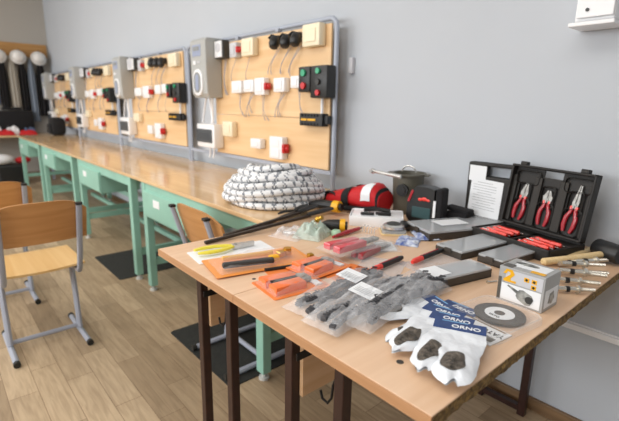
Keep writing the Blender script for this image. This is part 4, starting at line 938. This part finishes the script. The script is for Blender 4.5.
# --- wedge anchors
def anchor(p, q, z, label):
    a, b, rz, L = head(p, q, TOP + .008); L = min(max(L, .1), .15); K = 1.45
    t = thing('anchor_bolt', label, 'bolt', (a.x, a.y, TOP + z + .005), rz, 'steel anchor bolts beside the chuck box')
    MB().cyl((0, 0, .008), (0, L * .55, .008), .008, n=12).build('sleeve', M['zinc'], t, smooth=True)
    m = MB(); 
    m.lathe([(.0055 if i % 2 else .007, -L * .22 + L * .44 * i / 30) for i in range(31)], n=10, M=Matrix.Translation((0, L * .77, .008)) @ Matrix.Rotation(R(-90), 4, 'X')).build('thread', M['zinc'], t, smooth=True)
    MB().cyl((0, L * .5, .008), (0, L * .515, .008), .014, n=18).build('washer', M['zinc'], t)
    MB().cyl((0, L * .515, .008), (0, L * .57, .008), .0125, n=6).build('nut', M['zinc'], t)
    MB().cyl((0, -.004, .008), (0, L * .12, .008), .0088, .0065, n=12).build('cone', M['zinc'], t, smooth=True)
    MB().cyl((0, L * .2, .008), (0, L * .3, .008), .009, n=12).build('black_collar', M['black'], t, 'black collar')
places = [((558, 290), (592, 292), 0, 'steel anchor bolt nearest the front, its tip by the desk edge'), ((556, 281), (600, 286), .002, 'second steel anchor bolt from the front'),
          ((560, 275), (606, 281), .012, 'third steel anchor bolt from the front, thread towards the edge'), ((558, 272), (619, 276), .001, 'fourth steel anchor bolt from the front, longest looking one'),
          ((562, 268), (604, 270), .012, 'fifth steel anchor bolt, on top of its neighbours'), ((560, 265), (590, 260), .001, 'sixth steel anchor bolt, angled towards the mallets'), ((575, 264), (612, 262), .004, 'rearmost steel anchor bolt, just in front of the mallet handle')]
for a in places: anchor(*a)
for p, q, l in (((487, 282), (497, 281), 'small zinc screw lying left of the chuck box'), ((541, 266 + 22), (552, 290), '')):
    if l:
        a, b, rz, L = head(p, q, TOP + .004); o = MB().cyl((0, 0, .004), (0, L, .004), .0025, n=8).cyl((0, 0, .004), (0, .004, .004), .005, n=10).build('screw', M['zinc'], loc=(a.x, a.y, TOP), rot=(0, 0, rz)); tag(o, l, 'screw')
# knot holes in the desk tops
for (x, y), r, dd, nm in (((400, 362), .008, d2, 'drilled_hole'), ((254, 279), .006, d1, 'drilled_hole')):
    c = at(x, y, TOP); c2 = c - dd.location
    MB().cyl((c2.x, c2.y, TOP - .004), (c2.x, c2.y, TOP + .0006), r, n=14).build(nm, M['dgrey'], dd, 'small dark hole')
# ---------------------------------------------------------------- left background
LX = -9.54
t = thing('coat_rack', 'wooden coat rack board with hooks on the far left wall', 'coat rack', (LX, 1.15, 2.24))
MB().box((.012, 0, 0), (.024, 1.5, .22), bev=.004).build('board', M['rackw'], t)
for i in range(4): MB().tube([(.03, .6 - .3 * i, -.02), (.09, .6 - .3 * i, -.03), (.12, .6 - .3 * i, .0)], .008, 8).build('hook', M['blackm'], t, smooth=True)
for i, (y, l) in enumerate(((1.73, 'white safety helmet on the rack, rightmost'), (1.42, 'white safety helmet on the rack, middle one'), (1.13, 'white safety helmet on the rack, cut by the left picture edge'))):
    t = thing('safety_helmet', l, 'helmet', (LX + .17, y, 2.1), group='white helmets on the coat rack')
    Mh = Matrix.Rotation(R(75), 4, 'Y') @ Matrix.Scale(.8, 4)
    MB().lathe([(.135, 0), (.135, .01), (.13, .05), (.11, .1), (.07, .135), (.02, .148)], n=28, M=Mh).build('shell', M['helm'], t, smooth=True)
    MB().lathe([(.15, -.006), (.155, 0), (.15, .006), (.13, .012)], n=28, M=Mh).tube([(.03, .0, -.0), (.12, 0, .005)], .012, 8).build('brim', M['helm'], t, smooth=True)
for i, (y, c, wd, zb, l) in enumerate(((1.75, 'coatk', .24, 1.1, 'black coat at the right end of the rack'), (1.60, 'coatg', .2, 1.0, 'grey-blue coat beside the right end of the rack'), (1.47, 'coatk', .2, 1.2, 'black coat under the middle helmet'),
        (1.32, 'coatb', .22, 1.25, 'beige coat between two black coats'), (1.17, 'coatk', .2, 1.2, 'black coat left of the beige coat'), (1.02, 'coatn', .22, 1.3, 'blue coat at the left picture edge'))):
    m = MB()
    def f(u, v):
        s = .35 + .65 * min(1, v * 4); s *= .58; return Vector((.06 + .035 * math.sin(u * 17 + i) * s + .04 * math.sin(PI * u) + .05, (u - .5) * wd * s + .004 * (v ** 2) * (1 if i % 2 else -1), -v * (2.08 - zb)))
    m.grid(1, 1, f, 24, 14); m.grid(1, 1, lambda u, v: f(u, v) - Vector((.06, 0, 0)), 24, 14)
    for uu in (0, 1): m.grid(1, 1, lambda a, b: f(uu, b) - Vector((.06 * a, 0, 0)), 1, 14)
    o = m.build('coat', M[c], smooth=True, loc=(LX, y, 2.08)); tag(o, l, 'coat')
t = thing('side_table', 'plain wooden table across the far end, covered with red and white goods', 'table', (-9.15, .75, 0))
MB().box((0, 0, .775), (.7, 1.9, .03), bev=.004).build('tabletop', M['bench'], t)
for x in (-.3, .3):
    for y in (-.9, .9): MB().box((x, y, .38), (.04, .04, .76)).build('leg', M['chairm'], t)
t = thing('black_cabinet', 'black low cabinet standing under the coats at the far left', 'cabinet', (-9.36, .9, 0)); 
bpy.data.objects.remove(t)
o = MB().box((0, 0, .2), (.16, .62, .4), bev=.03).box((.0, 0, .43), (.05, .3, .04), bev=.01).build('black_bag', M['blackf'], loc=(-9.35, 1.22, .79), smooth=True); tag(o, 'large black bag under the coats on the far table', 'bag')
rn = random.Random(12)
goods = [('bagred', 'red packed bag on the far table', .3, .24, .09), ('bagred', 'second red packed bag on the far table, nearer the boards', .26, .2, .08), ('white', 'white wrapped parcel on the far table', .2, .18, .14), ('paper', 'white crumpled packet on the far table', .18, .16, .16), ('coatn', 'dark blue packet on the far table', .18, .14, .12), ('redd', 'dark red box behind the far table goods', .22, .16, .1)]
for i, (c, l, a_, b_, h_) in enumerate(goods):
    x, y = ((-8.98, 1.02), (-8.95, 1.36), (-9.12, 1.16), (-9.12, .92), (-9.14, 1.42), (-8.99, .72))[i]
    mb = MB()
    def fn(u, v):
        e = max(0, (1 - abs(2 * u - 1) ** 5) * (1 - abs(2 * v - 1) ** 5)); return Vector(((u - .5) * b_, (v - .5) * a_, .002 + h_ * e ** .5 * (.8 + .5 * noi(u * 4 + i, v * 4))))
    mb.grid(1, 1, fn, 12, 12); mb.grid(1, 1, lambda u, v: Vector(((u - .5) * b_, (v - .5) * a_, .001)), 2, 2)
    o = mb.build('parcel', M[c], smooth=True, loc=(x, y, .791)); tag(o, l, 'parcel')
# things under the far table and at the end of the bench
o = MB().box((0, 0, .17), (.3, .4, .34), bev=.04).build('black_crate', M['black'], loc=(-8.7, 1.0, 0)); tag(o, 'black crate on the floor at the far end of the benches', 'crate')
for c, l, x, y, s in (('white', 'white sack on the floor crate beneath the far table', -8.65, .88, .19), ('bagred', 'red bundle beside the white sack under the far table', -8.68, 1.19, .12)):
    o = MB().ball((0, 0, s * .42), s, (.7, 1, .45), 18).build('sack' if c == 'white' else 'bundle', M[c], loc=(x, y, .342), smooth=True); tag(o, l, 'sack')
o = MB().box((0, 0, .1), (.3, .3, .2), bev=.03).build('yellow_box', M['yellow'], loc=(-7.4, .62, 0)); tag(o, 'yellow box on the floor left of the farthest workbench', 'box')
# black backpack at the end of the bench below the farthest meter
t = thing('backpack', 'black backpack on the far end of the benches, below the farthest meter', 'backpack', (-7.98, 1.62, .831))
a, b = 0, 0
MB().box((0, 0, .14), (.32, .2, .28), bev=.06).box((.0, -.1, .1), (.22, .06, .16), bev=.03).build('bag_body', M['blackf'], t, smooth=True)
# folded grey mat stored under the nearest bench and pale boxes
for x, y, c, l, s in ((-2.35, 1.62, 'greyp', 'pale grey box stored under the nearest workbench', (.3, .25, .2)), (-4.1, 1.66, 'white', 'white box stored under the second workbench', (.34, .22, .2))):
    o = MB().box((0, 0, s[2] / 2), s, bev=.01).box((0, 0, s[2] + .004), (s[0] + .01, s[1] + .01, .012), bev=.003).build('storage_box', M[c], loc=(x, y, .3255)); tag(o, l, 'box')
for o in bpy.data.objects:
    if o.parent and 'category' in o: del o['category']
bpy.context.view_layer.update()
